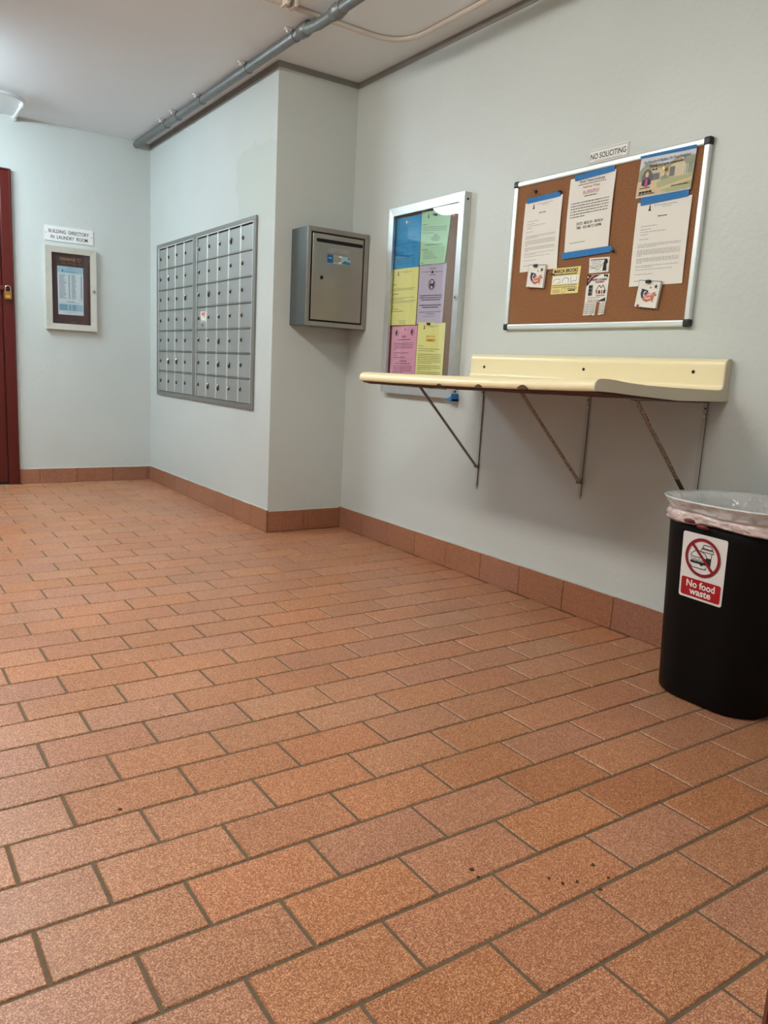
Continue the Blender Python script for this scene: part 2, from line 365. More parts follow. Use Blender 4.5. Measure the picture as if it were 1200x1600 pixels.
B().box(XL-.1, .12, YF-.98, YF-.9, -.005, H, 'wall').build('wall_behind', kind='structure')
# unpainted strip along the wall tops
st = .004
def strip(n, *a): B().box(*a, 'strip').build(n, kind='structure')
strip('trim_1', -st, 0, -4.2, -st, H-.036, H-.0005)
strip('trim_2', -WR-st, -.0, -st, 0, H-.034, H-.0005)
strip('trim_3', -WR-st, -WR, 0, YB, H-.036, H-.0005)

# ------------------------------------------------------------------ floor tiles
TA, TB, TX, TY, G = 0.1568339, 0.3005760, -2.4161713, -2.8368029, 0.0042
def project(p):
    d = Vector(p)-CAM; z = d.dot(fw)
    if z < .05: return None
    return (600+FPX*d.dot(rr)/z, 800-FPX*d.dot(uu)/z)
full, cut, rest = [], [], []
for r in range(-17, 36):
    ya, yb = TY+r*TA+G, TY+(r+1)*TA-G
    for c in range(-9, 10):
        xa = TX+TB*(c+.5*(r % 2))+G; xb = xa+TB-2*G
        lim = -.003 if ya < -.05 else -WR-.003
        if xa >= lim-.01 or xb <= XL+.01 or ya > YB-.01 or yb < YF-.8: continue
        x0, x1, y1 = max(xa, XL+.003), min(xb, lim), min(yb, YB-.003)
        whole = (x0 == xa and x1 == xb and y1 == yb)
        q = [project(p) for p in ((x0, ya, 0), (x1, ya, 0), (x1, y1, 0), (x0, y1, 0))]
        vis = 0
        if all(q):
            xs = [max(0, min(1200, k[0])) for k in q]; ys = [max(0, min(1600, k[1])) for k in q]
            ar = abs(sum(xs[k]*ys[(k+1) % 4]-xs[(k+1) % 4]*ys[k] for k in range(4)))/2
            if ar > 4: vis = ar
        # the pillar hides what lies behind it
        if vis and ya > 0 and x1 > -WR-.01-ya*0.0 and False: vis = 0
        (full if vis else rest).append((vis, whole, x0, x1, ya, y1))
full.sort(reverse=True); rest += full[300:]; full = full[:300]
def tile_box(b, x0, x1, y0, y1, z0, z1, m, c=.0022):
    vs = [(x0, y0, z0), (x1, y0, z0), (x1, y1, z0), (x0, y1, z0), (x0, y0, z1-c), (x1, y0, z1-c), (x1, y1, z1-c), (x0, y1, z1-c),
          (x0+c, y0+c, z1), (x1-c, y0+c, z1), (x1-c, y1-c, z1), (x0+c, y1-c, z1)]
    fs = [[0, 3, 2, 1]]
    for k in range(4): j = (k+1) % 4; fs += [[k, j, 4+j, 4+k], [4+k, 4+j, 8+j, 8+k]]
    return b.pts(vs, fs+[[8, 9, 10, 11]], m)
proto = None; rt_ = random.Random(3)
for vis, whole, x0, x1, y0, y1 in full:
    dz = rt_.uniform(-.0006, .0006)
    if whole and proto: copy_to(proto, fl, ((x0+x1)/2, (y0+y1)/2, -.0035+dz))
    else:
        o = tile_box(B(), x0, x1, y0, y1, -.0035, 0, 'tile').build('tile', fl)
        if whole: proto = o
b = B()
for vis, whole, x0, x1, y0, y1 in rest: tile_box(b, x0, x1, y0, y1, -.0035, 0, 'tile')
b.build('tile_field', fl, kind='stuff')

# ------------------------------------------------------------------ base tiles
def base_run(name, axis, pos, joints, h0, h1=None, sgn=-1):
    """tiles standing against a wall; axis = the one they run along"""
    h1 = h1 or h0; lo, hi = min(joints), max(joints); T = .012
    def bx(b, a, c, z, m, t0, t1):
        return b.box(*( (pos-t1, pos-t0, a, c) if axis == 'y' else (a, c, pos-t1, pos-t0)), 0, z, m) if sgn else None
    root = bx(B(), lo, hi, min(h0, h1)-.004, 'grout', 0, .006).build(name, kind='structure')
    js = sorted(joints)
    for a, c in zip(js, js[1:]):
        f = ((a+c)/2-lo)/(hi-lo); hh = h0+(h1-h0)*f
        b = B(); t = .014
        if axis == 'y': b.box(pos-t, pos-.0005, a+.0014, c-.0014, .001, hh, 'basetile', .0015)
        else: b.box(a+.0014, c-.0014, pos-t, pos-.0005, .001, hh, 'basetile', .0015)
        b.build('tile', root)
    # bead of wall paint / caulk over the tile tops
    b = B(); n = 60; rj = random.Random(len(name))
    vs = []; fs = []
    for k in range(n+1):
        a = lo+(hi-lo)*k/n; hh = h0+(h1-h0)*k/n; tt = .010+rj.uniform(-.002, .004); z0 = hh-.001-rj.uniform(0, .003)
        for dt, z in ((tt, z0), (tt*.8, hh+.002), (.0, hh+.005)):
            vs.append((pos-dt, a, z) if axis == 'y' else (a, pos-dt, z))
    for k in range(n):
        for j in range(2): fs.append([3*k+j, 3*k+j+1, 3*k+j+4, 3*k+j+3])
    b.pts(vs, fs, 'seam', True).build('caulk_bead', root)
    return root
# order: lo end gets h0
base_run('baseboard_right', 'y', 0, [-.302*k-.0 for k in range(0, 15)], .160, .144)
base_run('baseboard_mailbox_side', 'y', -WR, [-.014, .24, .54, .84, 1.145, 1.45, 1.75, 2.055, 2.36, YB-.014], .150, .125)
base_run('baseboard_return', 'x', 0, [-WR-.0, -.30, -.014], .139)
base_run('baseboard_back', 'x', YB, [-1.672, -1.515, -1.213, -.907, -.602, -WR-.014], .122)

# ------------------------------------------------------------------ doors
def casing_profile(b, x0, x1, y, z0, z1, m): b.box(x0, x1, y-.035, y, z0, z1, m, .006, 2)
d1 = thing('door_1', None, None, (-2.2, YB, 0), kind='structure')
b = B(); casing_profile(b, -1.757, -1.672, YB, 0, 2.495, 'red'); b.box(-1.690, -1.678, YB-.045, YB-.034, 0, 2.49, 'red', .004)
b.build('door_casing', d1)
b = B(); casing_profile(b, -2.86, -1.757, YB, 2.41, 2.495, 'red'); b.box(-2.86, -1.69, YB-.045, YB-.034, 2.478, 2.49, 'red', .004); b.build('door_casing', d1)
b = B(); casing_profile(b, -2.945, -2.86, YB, 0, 2.495, 'red'); b.build('door_casing', d1)
B().box(-2.86, -1.757, YB-.0015, YB-.0004, .001, 2.41, 'black').build('gap_shade', d1)  # black sheet painting the shade in the gap beside the leaf
b = B(); b.box(-2.86, -1.762, YB-.018, YB-.002, .02, 2.41, 'red', .003)
for z0, z1 in ((.25, 1.05), (1.3, 2.2)):
    for x0, x1 in ((-2.72, -2.4), (-2.25, -1.92)): b.box(x0, x1, YB-.026, YB-.018, z0, z1, 'red', .004)
b.build('door_leaf', d1)
B().box(-2.86, -1.757, YB-.02, YB-.0005, .001, .018, 'black').build('threshold_gap', d1)
B().box(-2.02, -1.712, YB-.052, YB-.036, 1.568, 1.602, 'red', .004).build('hasp_bar', d1)
pl = thing('padlock', 'small brass padlock hanging from the hasp on the dark red door', 'padlock', (-1.723, YB-.058, 1.50))
B().box(-1.752, -1.697, YB-.068, YB-.05, 1.497, 1.562, 'brass', .007, 3).build('lock_body', pl)
sh = [(-1.7235+.019*math.cos(a), YB-.059, 1.585+.019*math.sin(a)) for a in [math.pi*k/10 for k in range(11)]]
B().tube([(-1.7045, YB-.059, 1.558)]+sh+[(-1.7425, YB-.059, 1.558)], .0045, 'chrome', 8).build('shackle', pl)
B().box(-1.74, -1.709, YB-.0685, YB-.0679, 1.512, 1.53, 'inkgold').build('engraved_plate', pl)
# doorway frame at the camera
d2 = thing('door_2', None, None, ((DX0+DX1)/2, YF, 0), kind='structure')
B().box(DX1, DX1+.1, YF, YF+.02, 0, 2.56, 'red', .004).build('door_casing', d2)
B().box(DX1, DX1+.02, YF-.15, YF+.004, 0, 2.5, 'red', .003).build('door_jamb', d2)
B().box(DX0-.1, DX0, YF, YF+.02, 0, 2.56, 'red', .004).build('door_casing', d2)
B().box(DX0-.02, DX0, YF-.15, YF+.004, 0, 2.5, 'red', .003).build('door_jamb', d2)
B().box(DX0, DX1, YF, YF+.02, 2.47, 2.56, 'red', .004).build('door_casing', d2)

# ------------------------------------------------------------------ ceiling lamps
def lamp(label, x, y0, y1, m, col, st):
    M[m] = emis(m, col, st)
    t = thing('ceiling_lamp', label, 'lamp', (x, (y0+y1)/2, H))
    B().box(x-.06, x+.06, y0+.01, y1-.01, H-.07, H-.0005, 'whitem', .004).build('lamp_tray', t)
    n = 14; ring = lambda y: [(x-.10, y, H-.065)]+[(x-.135*math.cos(math.pi*j/n), y, H-.11-.055*math.sin(math.pi*j/n)) for j in range(n+1)]+[(x+.10, y, H-.065)]
    B().loft([ring(y0+.02), ring(y1-.02)], m).build('lens', t)
    for a, c in ((y0, y0+.02), (y1-.02, y1)):
        b = B(); p = [(x+.14, a, H-.03)]+[(x+.14*math.cos(math.pi*j/n), a, H-.11-.06*math.sin(math.pi*j/n)) for j in range(n+1)]+[(x-.14, a, H-.03)]; b.prism(p, (0, c-a, 0), 'whitem'); b.build('end_cap', t)
lamp('white wraparound ceiling lamp beside the mailbox alcove', -2.60, .84, 2.10, 'lens_back', COL_BACK, LAMP_BACK)
lamp('white wraparound ceiling lamp in the middle of the row of three', -2.60, -1.92, -.66, 'lens_front', COL_FRONT, LAMP_FRONT)
lamp('added fill lamp on the ceiling closest to the doorway', -2.60, -4.05, -2.95, 'lens_fill', COL_FRONT, LAMP_FILL)  # no known fixture here; added to brighten the near floor

# ------------------------------------------------------------------ conduits
def arc(p0, p1, p2, n=8):       # quadratic bend
    p0, p1, p2 = map(Vector, (p0, p1, p2)); return [p0*(1-t)**2+p1*2*t*(1-t)+p2*t*t for t in [k/n for k in range(n+1)]]
cz = H-.029
path = [(-.684, YB-.004, cz), (-.684, -.44, cz)]+arc((-.684, -.52, cz), (-.686, -.60, H-.034), (-.700, -.72, H-.060))[1:]+arc((-.716, -.86, H-.075), (-.728, -.96, H-.086), (-.733, -1.06, H-.086))+[(-.735, -4.3, H-.086)]
pipe = thing('metal_conduit', 'thick galvanised conduit running along the ceiling above the mailboxes', 'conduit', (-.684, 0, H))
B().tube(path, .0275, 'galv', 14).build('pipe', pipe)
for y, x, z, dz in ((-.55, -.684, cz, 0), (-.97, -.727, H-.082, -.0)):
    d = Vector((0, 1, 0)) if y > -.8 else Vector((.08, .99, .05)).normalized()
    c = Vector((x, y, z))
    B().tube([c-d*.055, c-d*.05, c-d*.012, c-d*.010, c+d*.010, c+d*.012, c+d*.05, c+d*.055], [.030, .034, .034, .038, .038, .034, .034, .030], 'galv', 14).build('coupling', pipe)
for y in (1.675, 1.413, .939, .179, -.44):
    b = B(); b.tube([(-.684, y-.009, cz), (-.684, y+.009, cz)], .0315, 'galv', 14)
    b.box(-.75, -.71, y-.010, y+.010, H-.012, H-.001, 'whitem', .002); b.tube([(-.735, y, H-.026), (-.735, y, H-.010)], .008, 'whitem', 8)
    b.build('strap', pipe)
wh = thing('ceiling_conduit', 'thin tan painted conduit with a rounded bend on the ceiling near the right wall', 'conduit', (-.15, -1.2, H))
z = H-.014
B().tube([(-2.45, -.745, z), (-.42, -.70, z)]+arc((-.36, -.70, z), (-.16, -.70, z), (-.155, -.92, z))+[(-.155, -1.1, z), (-.16, -4.35, z)], .013, 'tan', 10).build('pipe', wh)
b = B(); b.box(-.905, -.885, -.775, -.695, H-.03, H-.001, 'tan', .003); b.tube([(-.895, -.765, H-.034), (-.895, -.765, H-.012)], .008, 'tan', 8); b.build('strap', wh)
b = B(); b.box(-.86, -.84, -.775, -.695, H-.03, H-.001, 'tan', .003); b.tube([(-.85, -.765, H-.034), (-.85, -.765, H-.012)], .008, 'tan', 8); b.build('strap', wh)
wc = thing('ceiling_conduit', 'short white conduit elbow on the ceiling above the red door', 'conduit', (-1.64, 2.1, H))
z = H-.018
B().tube([(-1.632, YB-.001, z), (-1.640, 2.06, z)]+arc((-1.64, 2.0, z), (-1.645, 1.87, z), (-1.78, 1.83, z))+[(-1.85, 1.81, z), (-2.40, 1.70, z)], .014, 'whitem', 10).build('pipe', wc)
B().tube([(-1.632, YB-.035, z), (-1.632, YB-.001, z)], .021, 'whitem', 10).build('connector', wc)
B().tube([(-1.6395, 2.03, z), (-1.6395, 2.085, z)], .019, 'whitem', 10).build('coupling', wc)

# ------------------------------------------------------------------ mailbox bank
xm = -WR
mb = thing('mailbox_bank', 'wall-set aluminium bank of small apartment mailboxes in two panels', 'mailboxes', (xm, 1.24, .79))
yo0, yo1, zo0, zo1 = .248, 2.236, .790, 2.040
b = B(); f = 'mailf'
b.box(xm-.016, xm, yo0, yo1, zo1-.028, zo1, f, .002); b.box(xm-.016, xm, yo0, yo1, zo0, zo0+.034, f, .002)
b.box(xm-.016, xm, yo0, yo0+.036, zo0+.034, zo1-.028, f, .002); b.box(xm-.016, xm, yo1-.04, yo1, zo0+.034, zo1-.028, f, .002)
b.build('frame', mb)
B().box(xm-.017, xm, 1.303, 1.376, zo0+.034, zo1-.028, 'mailf', .003).build('mullion', mb)
B().box(xm-.002, xm, yo0+.036, yo1-.04, zo0+.034, zo1-.028, 'black').build('backing', mb)
rows = [2.000-.1675*k for k in range(8)]
R_ = random.Random(11); big = {(0, 1, 1), (0, 5, 1), (0, 5, 2), (0, 2, 3), (1, 0, 3), (1, 2, 1), (1, 4, 2), (1, 5, 2), (1, 5, 3), (1, 6, 1), (1, 6, 2)}
dp = {}
for pi, (ya, yb, nc) in enumerate(((2.182, 1.386, 4), (1.292, .294, 5))):
    zt, zb = 2.004, .826
    b = B()
    for a in ((yb-.009, ya+.009, zt, zt+.008), (yb-.009, ya+.009, zb-.010, zb-.002), (yb-.010, yb-.001, zb-.002, zt), (ya+.001, ya+.010, zb-.002, zt)): b.box(xm-.015, xm-.002, *a, 'bright', .001)
    b.build('panel_rim', mb)
    cw = (ya-yb)/nc
    for c in range(1, nc):
        yy = ya-cw*c; B().box(xm-.0145, xm-.003, yy-.008, yy+.008, zb, zt, 'bright', .0035, 2).build('hinge_strip', mb)  # ridges paler than the doors: the light they catch is in the colour
    for r in range(1, 7):
        zz = rows[r]; B().box(xm-.0175, xm-.004, yb, ya, zz-.0045, zz+.0035, 'mailf', .001).build('row_rail', mb)
    for r in range(7):
        for c in range(nc):
            y1 = ya-cw*c-.010; y0 = ya-cw*(c+1)+.010; z1 = rows[r]-.006; z0 = (rows[r+1]+.006) if r < 6 else zb+.001
            key = round(z1-z0, 3)
            if (pi, key) not in dp: d = dp[(pi, key)] = B().box(xm-.0105, xm-.003, y0, y1, z0, z1, 'mail', .001).build('mailbox_door', mb)
            else: d = copy_to(dp[(pi, key)], mb, (xm-.00675, (y0+y1)/2, z0))
            # lock: key barrel with hanging cover
            k = 1.6 if (pi, r, c) in big else 1.0; yl = y1-.030; zl = (rows[r]+rows[r+1])/2+.008+R_.uniform(-.004, .004)
            lk = ('lock', k)
            if lk not in dp:
                b = B(); b.tube([(xm-.0105, yl, zl), (xm-.018, yl, zl)], .010*k, 'dark', 10)
                b.tube([(xm-.0178, yl-.001, zl+.004*k), (xm-.0215, yl-.001, zl+.004*k)], [.0085*k, .0065*k], 'chrome', 10)
                b.tube([(xm-.0105, yl-.002, zl-.010*k), (xm-.0165, yl-.003, zl-.011*k)], .0075*k, 'dark', 8)
                o = dp[lk] = b.build('lock', d); dp[('lb', k)] = (BASE[o.name]/S)-Vector((xm, yl, zl))
            else: copy_to(dp[lk], d, Vector((xm, yl, zl))+dp[('lb', k)])
stk = wallsheet(xm, (1.215, 1.462), (1.105, 1.462), (1.103, 1.386), (1.195, 1.388), .0115)
o = stk.body('sticker', 'paper', mb, th=.0006, nx=2, ny=2, label='white and pink paper sticker')
stk.shape([(.1, .08), (.9, .05), (.75, .3), (.25, .25)], 'inksal'); stk.pline([(.35, .3), (.6, .25), (.75, .5)], .08, 'inksal', 1); stk.words(.15, .62, .7, 'inkg', .05)
stk.print('printed_text', o)
b = wallsheet(xm, (1.19, 1.372), (1.15, 1.372), (1.15, 1.352), (1.19, 1.352), .0112); o = b.body('number_plate', 'mailf', mb, th=.0005, nx=1, ny=1); b.text('91', .1, .45, .5, 'ink', bold=.02); b.print('printed_text', o)

# ------------------------------------------------------------------ directory case and plaque on the back wall
dc = thing('directory_case', 'small aluminium-framed building directory case with plum backing on the back wall', 'directory', (-1.235, YB, 1.29))
X0, X1, Z0, Z1, D = -1.436, -1.034, 1.292, 1.958, .042; fwid = .049
def mitred(b, pf, x0, x1, z0, z1, w, d0, d1, m, slope=0.0):
    """picture-frame of four mitred rails; pf(a,z,depth)->3D"""
    O = [(x0, z0), (x1, z0), (x1, z1), (x0, z1)]; I = [(x0+w, z0+w), (x1-w, z0+w), (x1-w, z1-w), (x0+w, z1-w)]
    for k in range(4):
        j = (k+1) % 4
        q = [pf(*O[k], d0), pf(*O[j], d0), pf(*I[j], d0), pf(*I[k], d0), pf(*O[k], d1), pf(*O[j], d1), pf(*I[j], d1-slope), pf(*I[k], d1-slope)]
        b.pts(q, [[0, 1, 2, 3], [4, 5, 6, 7], [0, 1, 5, 4], [1, 2, 6, 5], [2, 3, 7, 6], [3, 0, 4, 7]], m)
    return b
pb = lambda a, z, d: (a, YB-d, z)
for nm, x0, x1, z0, z1 in (('case_box', X0+.004, X1-.004, Z0+.004, Z1-.004),):
    B().box(x0, x1, YB-.014, YB-.0005, z0, z1, 'alup').build('case_box', dc)
mitred(B(), pb, X0, X1, Z0, Z1, fwid, .0, D, 'alup', .004).build('frame', dc)
B().box(X0+fwid-.006, X1-fwid+.006, YB-.022, YB-.015, Z0+fwid-.006, Z1-fwid+.006, 'plum').build('felt_backing', dc)
s = backsheet(YB-.022, (X0+fwid, Z1-fwid), (X1-fwid, Z1-fwid), (X1-fwid, Z0+fwid), (X0+fwid, Z0+fwid)); s.th = 0
s.text('IVANHOE "C"', .22, .19, .12, 'inkgold', width=.56)
for x, w in ((.27, .1), (.41, .1), (.54, .12), (.70, .1)): s.words(x, .245, w, 'inkgold2', .03, 4)
s.words(.47, 1.80, .12, 'inkgold2', .03, 4)
s.print('lettering', dc)
B().box(X0+fwid-.004, X1-fwid+.004, YB-.036, YB-.033, Z0+fwid-.004, Z1-fwid+.004, 'glass').build('glass_pane', dc)
b = B(); b.tube([(-1.056, YB-.040, 1.622), (-1.056, YB-.047, 1.622)], [.014, .013], 'chrome', 14); b.tube([(-1.056, YB-.0468, 1.622), (-1.056, YB-.0485, 1.622)], .005, 'dark', 8); b.build('lock', dc)
ds = backsheet(YB-.0225, (-1.342, 1.806), (-1.137, 1.806), (-1.139, 1.418), (-1.340, 1.416))
o = ds.body('directory_list', 'paperc', th=.0008, nx=2, ny=3, label='pale blue printed residents list inside the directory case', cat='paper')
ds.rect(0, 0, 1, .26, 'inklb'); ds.text('Directory', .5, .06, .06, 'ink', 'C'); ds.words(.35, .09, .35, 'inkg', .015, 3)
ds.shape([(.17, .22), (.17, .15), (.19, .12), (.21, .15), (.21, .22)], 'ink', 1); ds.words(.24, .19, .5, 'inkt', .02, 2, 1)
for k in range(31):
    y = .32+k*.031
    ds.words(.06, y, random.uniform(.18, .3), 'inkg', .014, k); ds.rect(.42, y, .47, y+.014, 'ink'); ds.words(.54, y, random.uniform(.12, .2), 'inkg', .014, k+50); ds.rect(.9, y, .95, y+.014, 'ink')
ds.words(.35, 1.37, .3, 'ink', .02, 5); ds.words(.15, 1.42, .7, 'inkg', .01, 5)
ds.rect(.03, 1.48, .97, 1.74, 'inklb')
for k in range(7): ds.words(.06, 1.5+k*.034, .3, 'inkt', .018, k, 1); ds.words(.44, 1.5+k*.034, .06, 'inkt', .018, k, 1); ds.words(.56, 1.5+k*.034, .15, 'inkt', .018, k, 1)
ds.words(.2, 1.80, .5, 'inkg', .01, 9)
ds.print('printed_text', o)
ps = backsheet(YB, (-1.429, 2.118), (-1.049, 2.118), (-1.049, 2.000), (-1.429, 2.000), .0005)
pq = thing('plaque', 'white engraved plaque reading BUILDING DIRECTORY IN LAUNDRY ROOM', 'sign', (-1.239, YB, 2.0))
ps.body('plate', 'sign', pq, th=.006, nx=4, ny=1)
ps.text('BUILDING  DIRECTORY', .08, .145, .105, 'ink', width=.83, bold=.008); ps.text('IN  LAUNDRY  ROOM', .12, .262, .105, 'ink', width=.76, bold=.008)
ps.disc(.02, .155, .01, .01, 'dark'); ps.disc(.975, .155, .01, .01, 'dark'); ps.print('engraved_text', pq)

# ------------------------------------------------------------------ letter drop box
lb = thing('letter_box', 'brushed steel letter drop box with a slot, mounted in the wall corner', 'mailbox', (-.222, 0, 1.35))
LX0, LX1, LZ0, LZ1, LD = -.446, -.006, 1.352, 1.942, .214
B().box(LX0, LX1, -LD+.004, -.0005, LZ0, LZ1, 'steelshade', .003).build('body', lb)
pf = lambda a, z, d: (a, -d, z)
b = mitred(B(), pf, LX0, LX1, LZ0, LZ1, .034, LD-.004, LD+.004, 'steel', .010); b.build('face_frame', lb)
door = B().box(LX0+.037, LX1-.037, -LD-.001, -LD+.004, LZ0+.037, LZ1-.037, 'steel', .0015).build('door', lb)
b = B(); b.box(LX0+.033, LX1-.033, -LD+.0032, -LD+.004, LZ0+.033, LZ1-.033, 'black'); b.build('shadow_gap', lb)
sx0, sx1, sz = -.386, -.048, 1.866; b = B(); pts = []
for k in range(9): a = math.pi/2+math.pi*k/8; pts.append((sx0+.011+.011*math.cos(a), -LD-.0016, sz+.011*math.sin(a)))
for k in range(9): a = -math.pi/2+math.pi*k/8; pts.append((sx1-.011+.011*math.cos(a), -LD-.0016, sz+.011*math.sin(a)))
b.prism(pts, (0, .001, 0), 'black'); b.build('mail_slot', door)
b = B(); b.tube([(-.341, -LD-.0005, 1.646), (-.341, -LD-.003, 1.646)], .012, 'dark', 14); b.tube([(-.341, -LD-.0029, 1.646), (-.341, -LD-.0034, 1.646)], .008, 'black', 12); b.build('key_lock', door)
M['emboss'] = mat('stamped_steel', (196, 190, 180), .35, .6)
s = backsheet(-LD-.001, (-.295, 1.835), (-.15, 1.835), (-.15, 1.80), (-.295, 1.80)); s.th = 0
s.text('LETTERS', 0, .2, .22, 'emboss', width=1.0, bold=.01); s.print('stamped_lettering', door)
s = backsheet(-LD-.001, (-.306, 1.789), (-.138, 1.787), (-.140, 1.738), (-.306, 1.738), .0)
o = s.body('sticker', 'inklb', door, th=.0008, nx=2, ny=1, label='small blue and green picture sticker')
s.rect(.0, .0, .25, .29, 'inkb'); s.rect(.25, .03, .6, .25, 'leaf'); s.disc(.42, .13, .12, .07, 'houseroof', 1); s.rect(.5, .0, .62, .06, 'inkw', 2); s.rect(.5, .22, .62, .28, 'inkw', 2)
s.shape([(.6, .28), (.75, .15), (1, .2), (1, .29)], 'inkt', 1); s.disc(.93, .06, .04, .03, 'ink', 2); s.words(.05, .1, .15, 'inkw', .03, 3, 1); s.print('printed_picture', o)

# ------------------------------------------------------------------ glazed notice case
gc = thing('notice_case', 'tall glazed aluminium notice case full of coloured paper notices', 'notice board', (0, -.85, .96))
GY0, GY1, GZ0, GZ1, GD, GW = -1.204, -.494, .964, 2.056, .046, .046
pr_ = lambda a, z, d: (-d, a, z)
b = mitred(B(), pr_, GY0, GY1, GZ0, GZ1, GW, .028, GD, 'alu', .002); mitred(b, pr_, GY0, GY1, GZ0, GZ1, .011, .0005, .028, 'alu').build('frame', gc)
B().box(-.012, -.0008, GY0+.0112, GY1-.0112, GZ0+.0112, GZ1-.0112, 'corkd').build('cork_panel', gc)
B().prism([(-.030, GY0+GW-.005, GZ0+GW-.005), (-.030, GY0+GW-.005, GZ1-GW+.005), (-.042, GY1-GW+.005, GZ1-GW+.005), (-.042, GY1-GW+.005, GZ0+GW-.005)], (-.002, 0, 0), 'glass').build('glass_pane', gc)
b = B(); b.tube([(-GD+.001, -1.186, 1.510), (-GD-.008, -1.186, 1.510)], [.014, .012], 'chrome', 14); b.tube([(-GD-.0078, -1.186, 1.510), (-GD-.010, -1.186, 1.510)], .005, 'dark', 8); b.build('lock', gc)
b = B()
for z in (GZ0+.04, 2.02): b.tube([(-.023, GY0+.001, z), (-.023, GY0-.003, z)], .006, 'black', 10)
b.build('frame_screw', gc)
B().box(-.034, -.0125, -.995, -.935, 1.008, 1.030, 'core', .002).build('catch', gc)
def curl(a, k=1): return lambda x, t: a*((x-.5)**2*4*k*0+max(0, t-.75)**2*8)+.001*math.sin(5*x+3*t)+.001
def head(s, l=.0):       # tower letterhead
    s.shape([(.22, .145), (.235, .12), (.24, .07), (.25, .045), (.26, .07), (.265, .12), (.28, .145)], 'ink'); s.words(.33, .07, .42, 'inkt', .008, 3); s.words(.48, .10, .18, 'inkg', .006, 4)
cs = {}
def cnote(key, m, tl, tr, br, bl, label, off=.0122):
    s = wallsheet(0, tl, tr, br, bl, off, curl(.004)); o = s.body('paper_notice', m, label=label, cat='paper'); cs[key] = (s, o); return s
s = cnote('blue', 'paperb', (-.525, 2.0), (-.783, 1.998), (-.785, 1.705), (-.520, 1.708), 'bright blue paper notice at the top left inside the glazed case')
for k in range(3): s.words(.15, .22+.04*k, .65, 'inkb', .008, k)
for k, y in enumerate((.45, .50, .56, .60, .66, .70, .76, .92, .97, 1.02)): s.words(.12, y, .75, 'inkb', .01, k)
s.shape([(.05, .78), (.6, .86), (.85, .85), (.6, .89), (.05, .83)], 'inkb'); s.print('printed_text', cs['blue'][1])
s = cnote('purple', 'paperv', (-.795, 1.722), (-1.045, 1.708), (-1.042, 1.378), (-.795, 1.377), 'lilac paper notice with a crossed-out dog symbol inside the glazed case')
s.text('NOTICE', .5, .14, .06, 'ink', 'C'); s.words(.1, .19, .8, 'ink', .01, 1); s.shape([(.46, .23), (.49, .17), (.52, .17), (.55, .23)], 'ink', 1); s.words(.42, .26, .2, 'ink', .012, 1)
s.ring(.5, .48, .12, .02, 'ink')
s.pr.pts([s.P(x, y, s.o(0)) for x, y in ((.43, .47), (.53, .47), (.57, .42), (.60, .44), (.58, .47), (.58, .56), (.55, .56), (.54, .51), (.47, .51), (.46, .56), (.43, .56), (.43, .51), (.40, .44))], [list(range(13))], 'ink'); s.line(.42, .40, .58, .56, .018, 'ink', 1)
for k, y in enumerate((.72, .77, .82)): s.words(.08+(.06 if k == 2 else 0), y, .84-(.12 if k == 2 else 0), 'ink', .02, k)
for k, y in enumerate((.94, .99)): s.words(.08+.12*k, y, .84-.24*k, 'ink', .022, k+5)
for k, y in enumerate((1.10, 1.14)): s.words(.08+.25*k, y, .84-.5*k, 'inkg', .016, k+8)
s.words(.25, 1.2, .45, 'inkg', .01, 3); s.print('printed_text', cs['purple'][1])
s = cnote('green', 'paperg', (-.788, 2.012), (-1.062, 1.985), (-1.033, 1.706), (-.796, 1.712), 'mint green paper notice at the top right inside the glazed case', .0142)
head(s); s.words(.06, .27, .15, 'ink', .012, 1); s.para(.06, .32, .85, 3, 'inkg', .035, .01, 1); s.words(.06, .44, .4, 'inkg', .01, 2)
for k, w in enumerate((.12, .2, .3, .34, .2)): s.words(.55-w/2, .48+.03*k, w, 'ink', .01, k)
s.words(.18, .68, .65, 'ink', .012, 5); s.words(.07, .78, .2, 'ink', .012, 5)
for k in range(5): s.words(.13, .82+.035*k, .3+.06*k, 'inkg', .009, k)
s.words(.06, 1.05, .1, 'ink', .01, 1); s.words(.06, 1.09, .42, 'ink', .01, 3); s.print('printed_text', cs['green'][1])
s = cnote('yel1', 'papery', (-.518, 1.706), (-.787, 1.706), (-.790, 1.373), (-.514, 1.375), 'pale yellow paper notice below the blue one inside the glazed case', .0142)
head(s); s.words(.05, .33, .15, 'ink', .012, 1); s.para(.05, .43, .85, 2, 'inkg', .03, .009, .95); s.words(.05, .54, .25, 'ink', .014, 2); s.para(.05, .63, .85, 2, 'inkg', .03, .009, .5); s.para(.05, .70, .9, 2, 'inkg', .03, .009, .9)
s.words(.05, .82, .1, 'ink', .01, 1); s.words(.05, .87, .27, 'ink', .01, 1); s.words(.05, .92, .45, 'ink', .012, 2)
for k, w in enumerate((.35, .2, .25)): s.words(.5-w/2, 1.13+.03*k, w, 'inkg', .008, k)
s.print('printed_text', cs['yel1'][1])
s = cnote('pink', 'paperp', (-.543, 1.366), (-.805, 1.372), (-.806, 1.040), (-.546, 1.036), 'pink paper notice with two round emblems inside the glazed case')
for x in (.22, .82):
    s.ring(x, .15, .07, .012, 'ink'); s.shape([(x-.05, .12), (x, .09), (x+.02, .15), (x-.01, .2), (x-.04, .18)], 'ink', 1)
s.text('NOTE', .5, .26, .055, 'ink', 'C', bold=.02); s.words(.25, .3, .5, 'ink', .016, 1)
s.para(.12, .38, .76, 4, 'ink', .037, .011, 1); s.words(.12, .53, .08, 'ink', .011, 2); s.words(.12, .6, .6, 'ink', .011, 2); s.words(.12, .65, .15, 'ink', .011, 2); s.words(.12, .70, .45, 'ink', .012, 2)
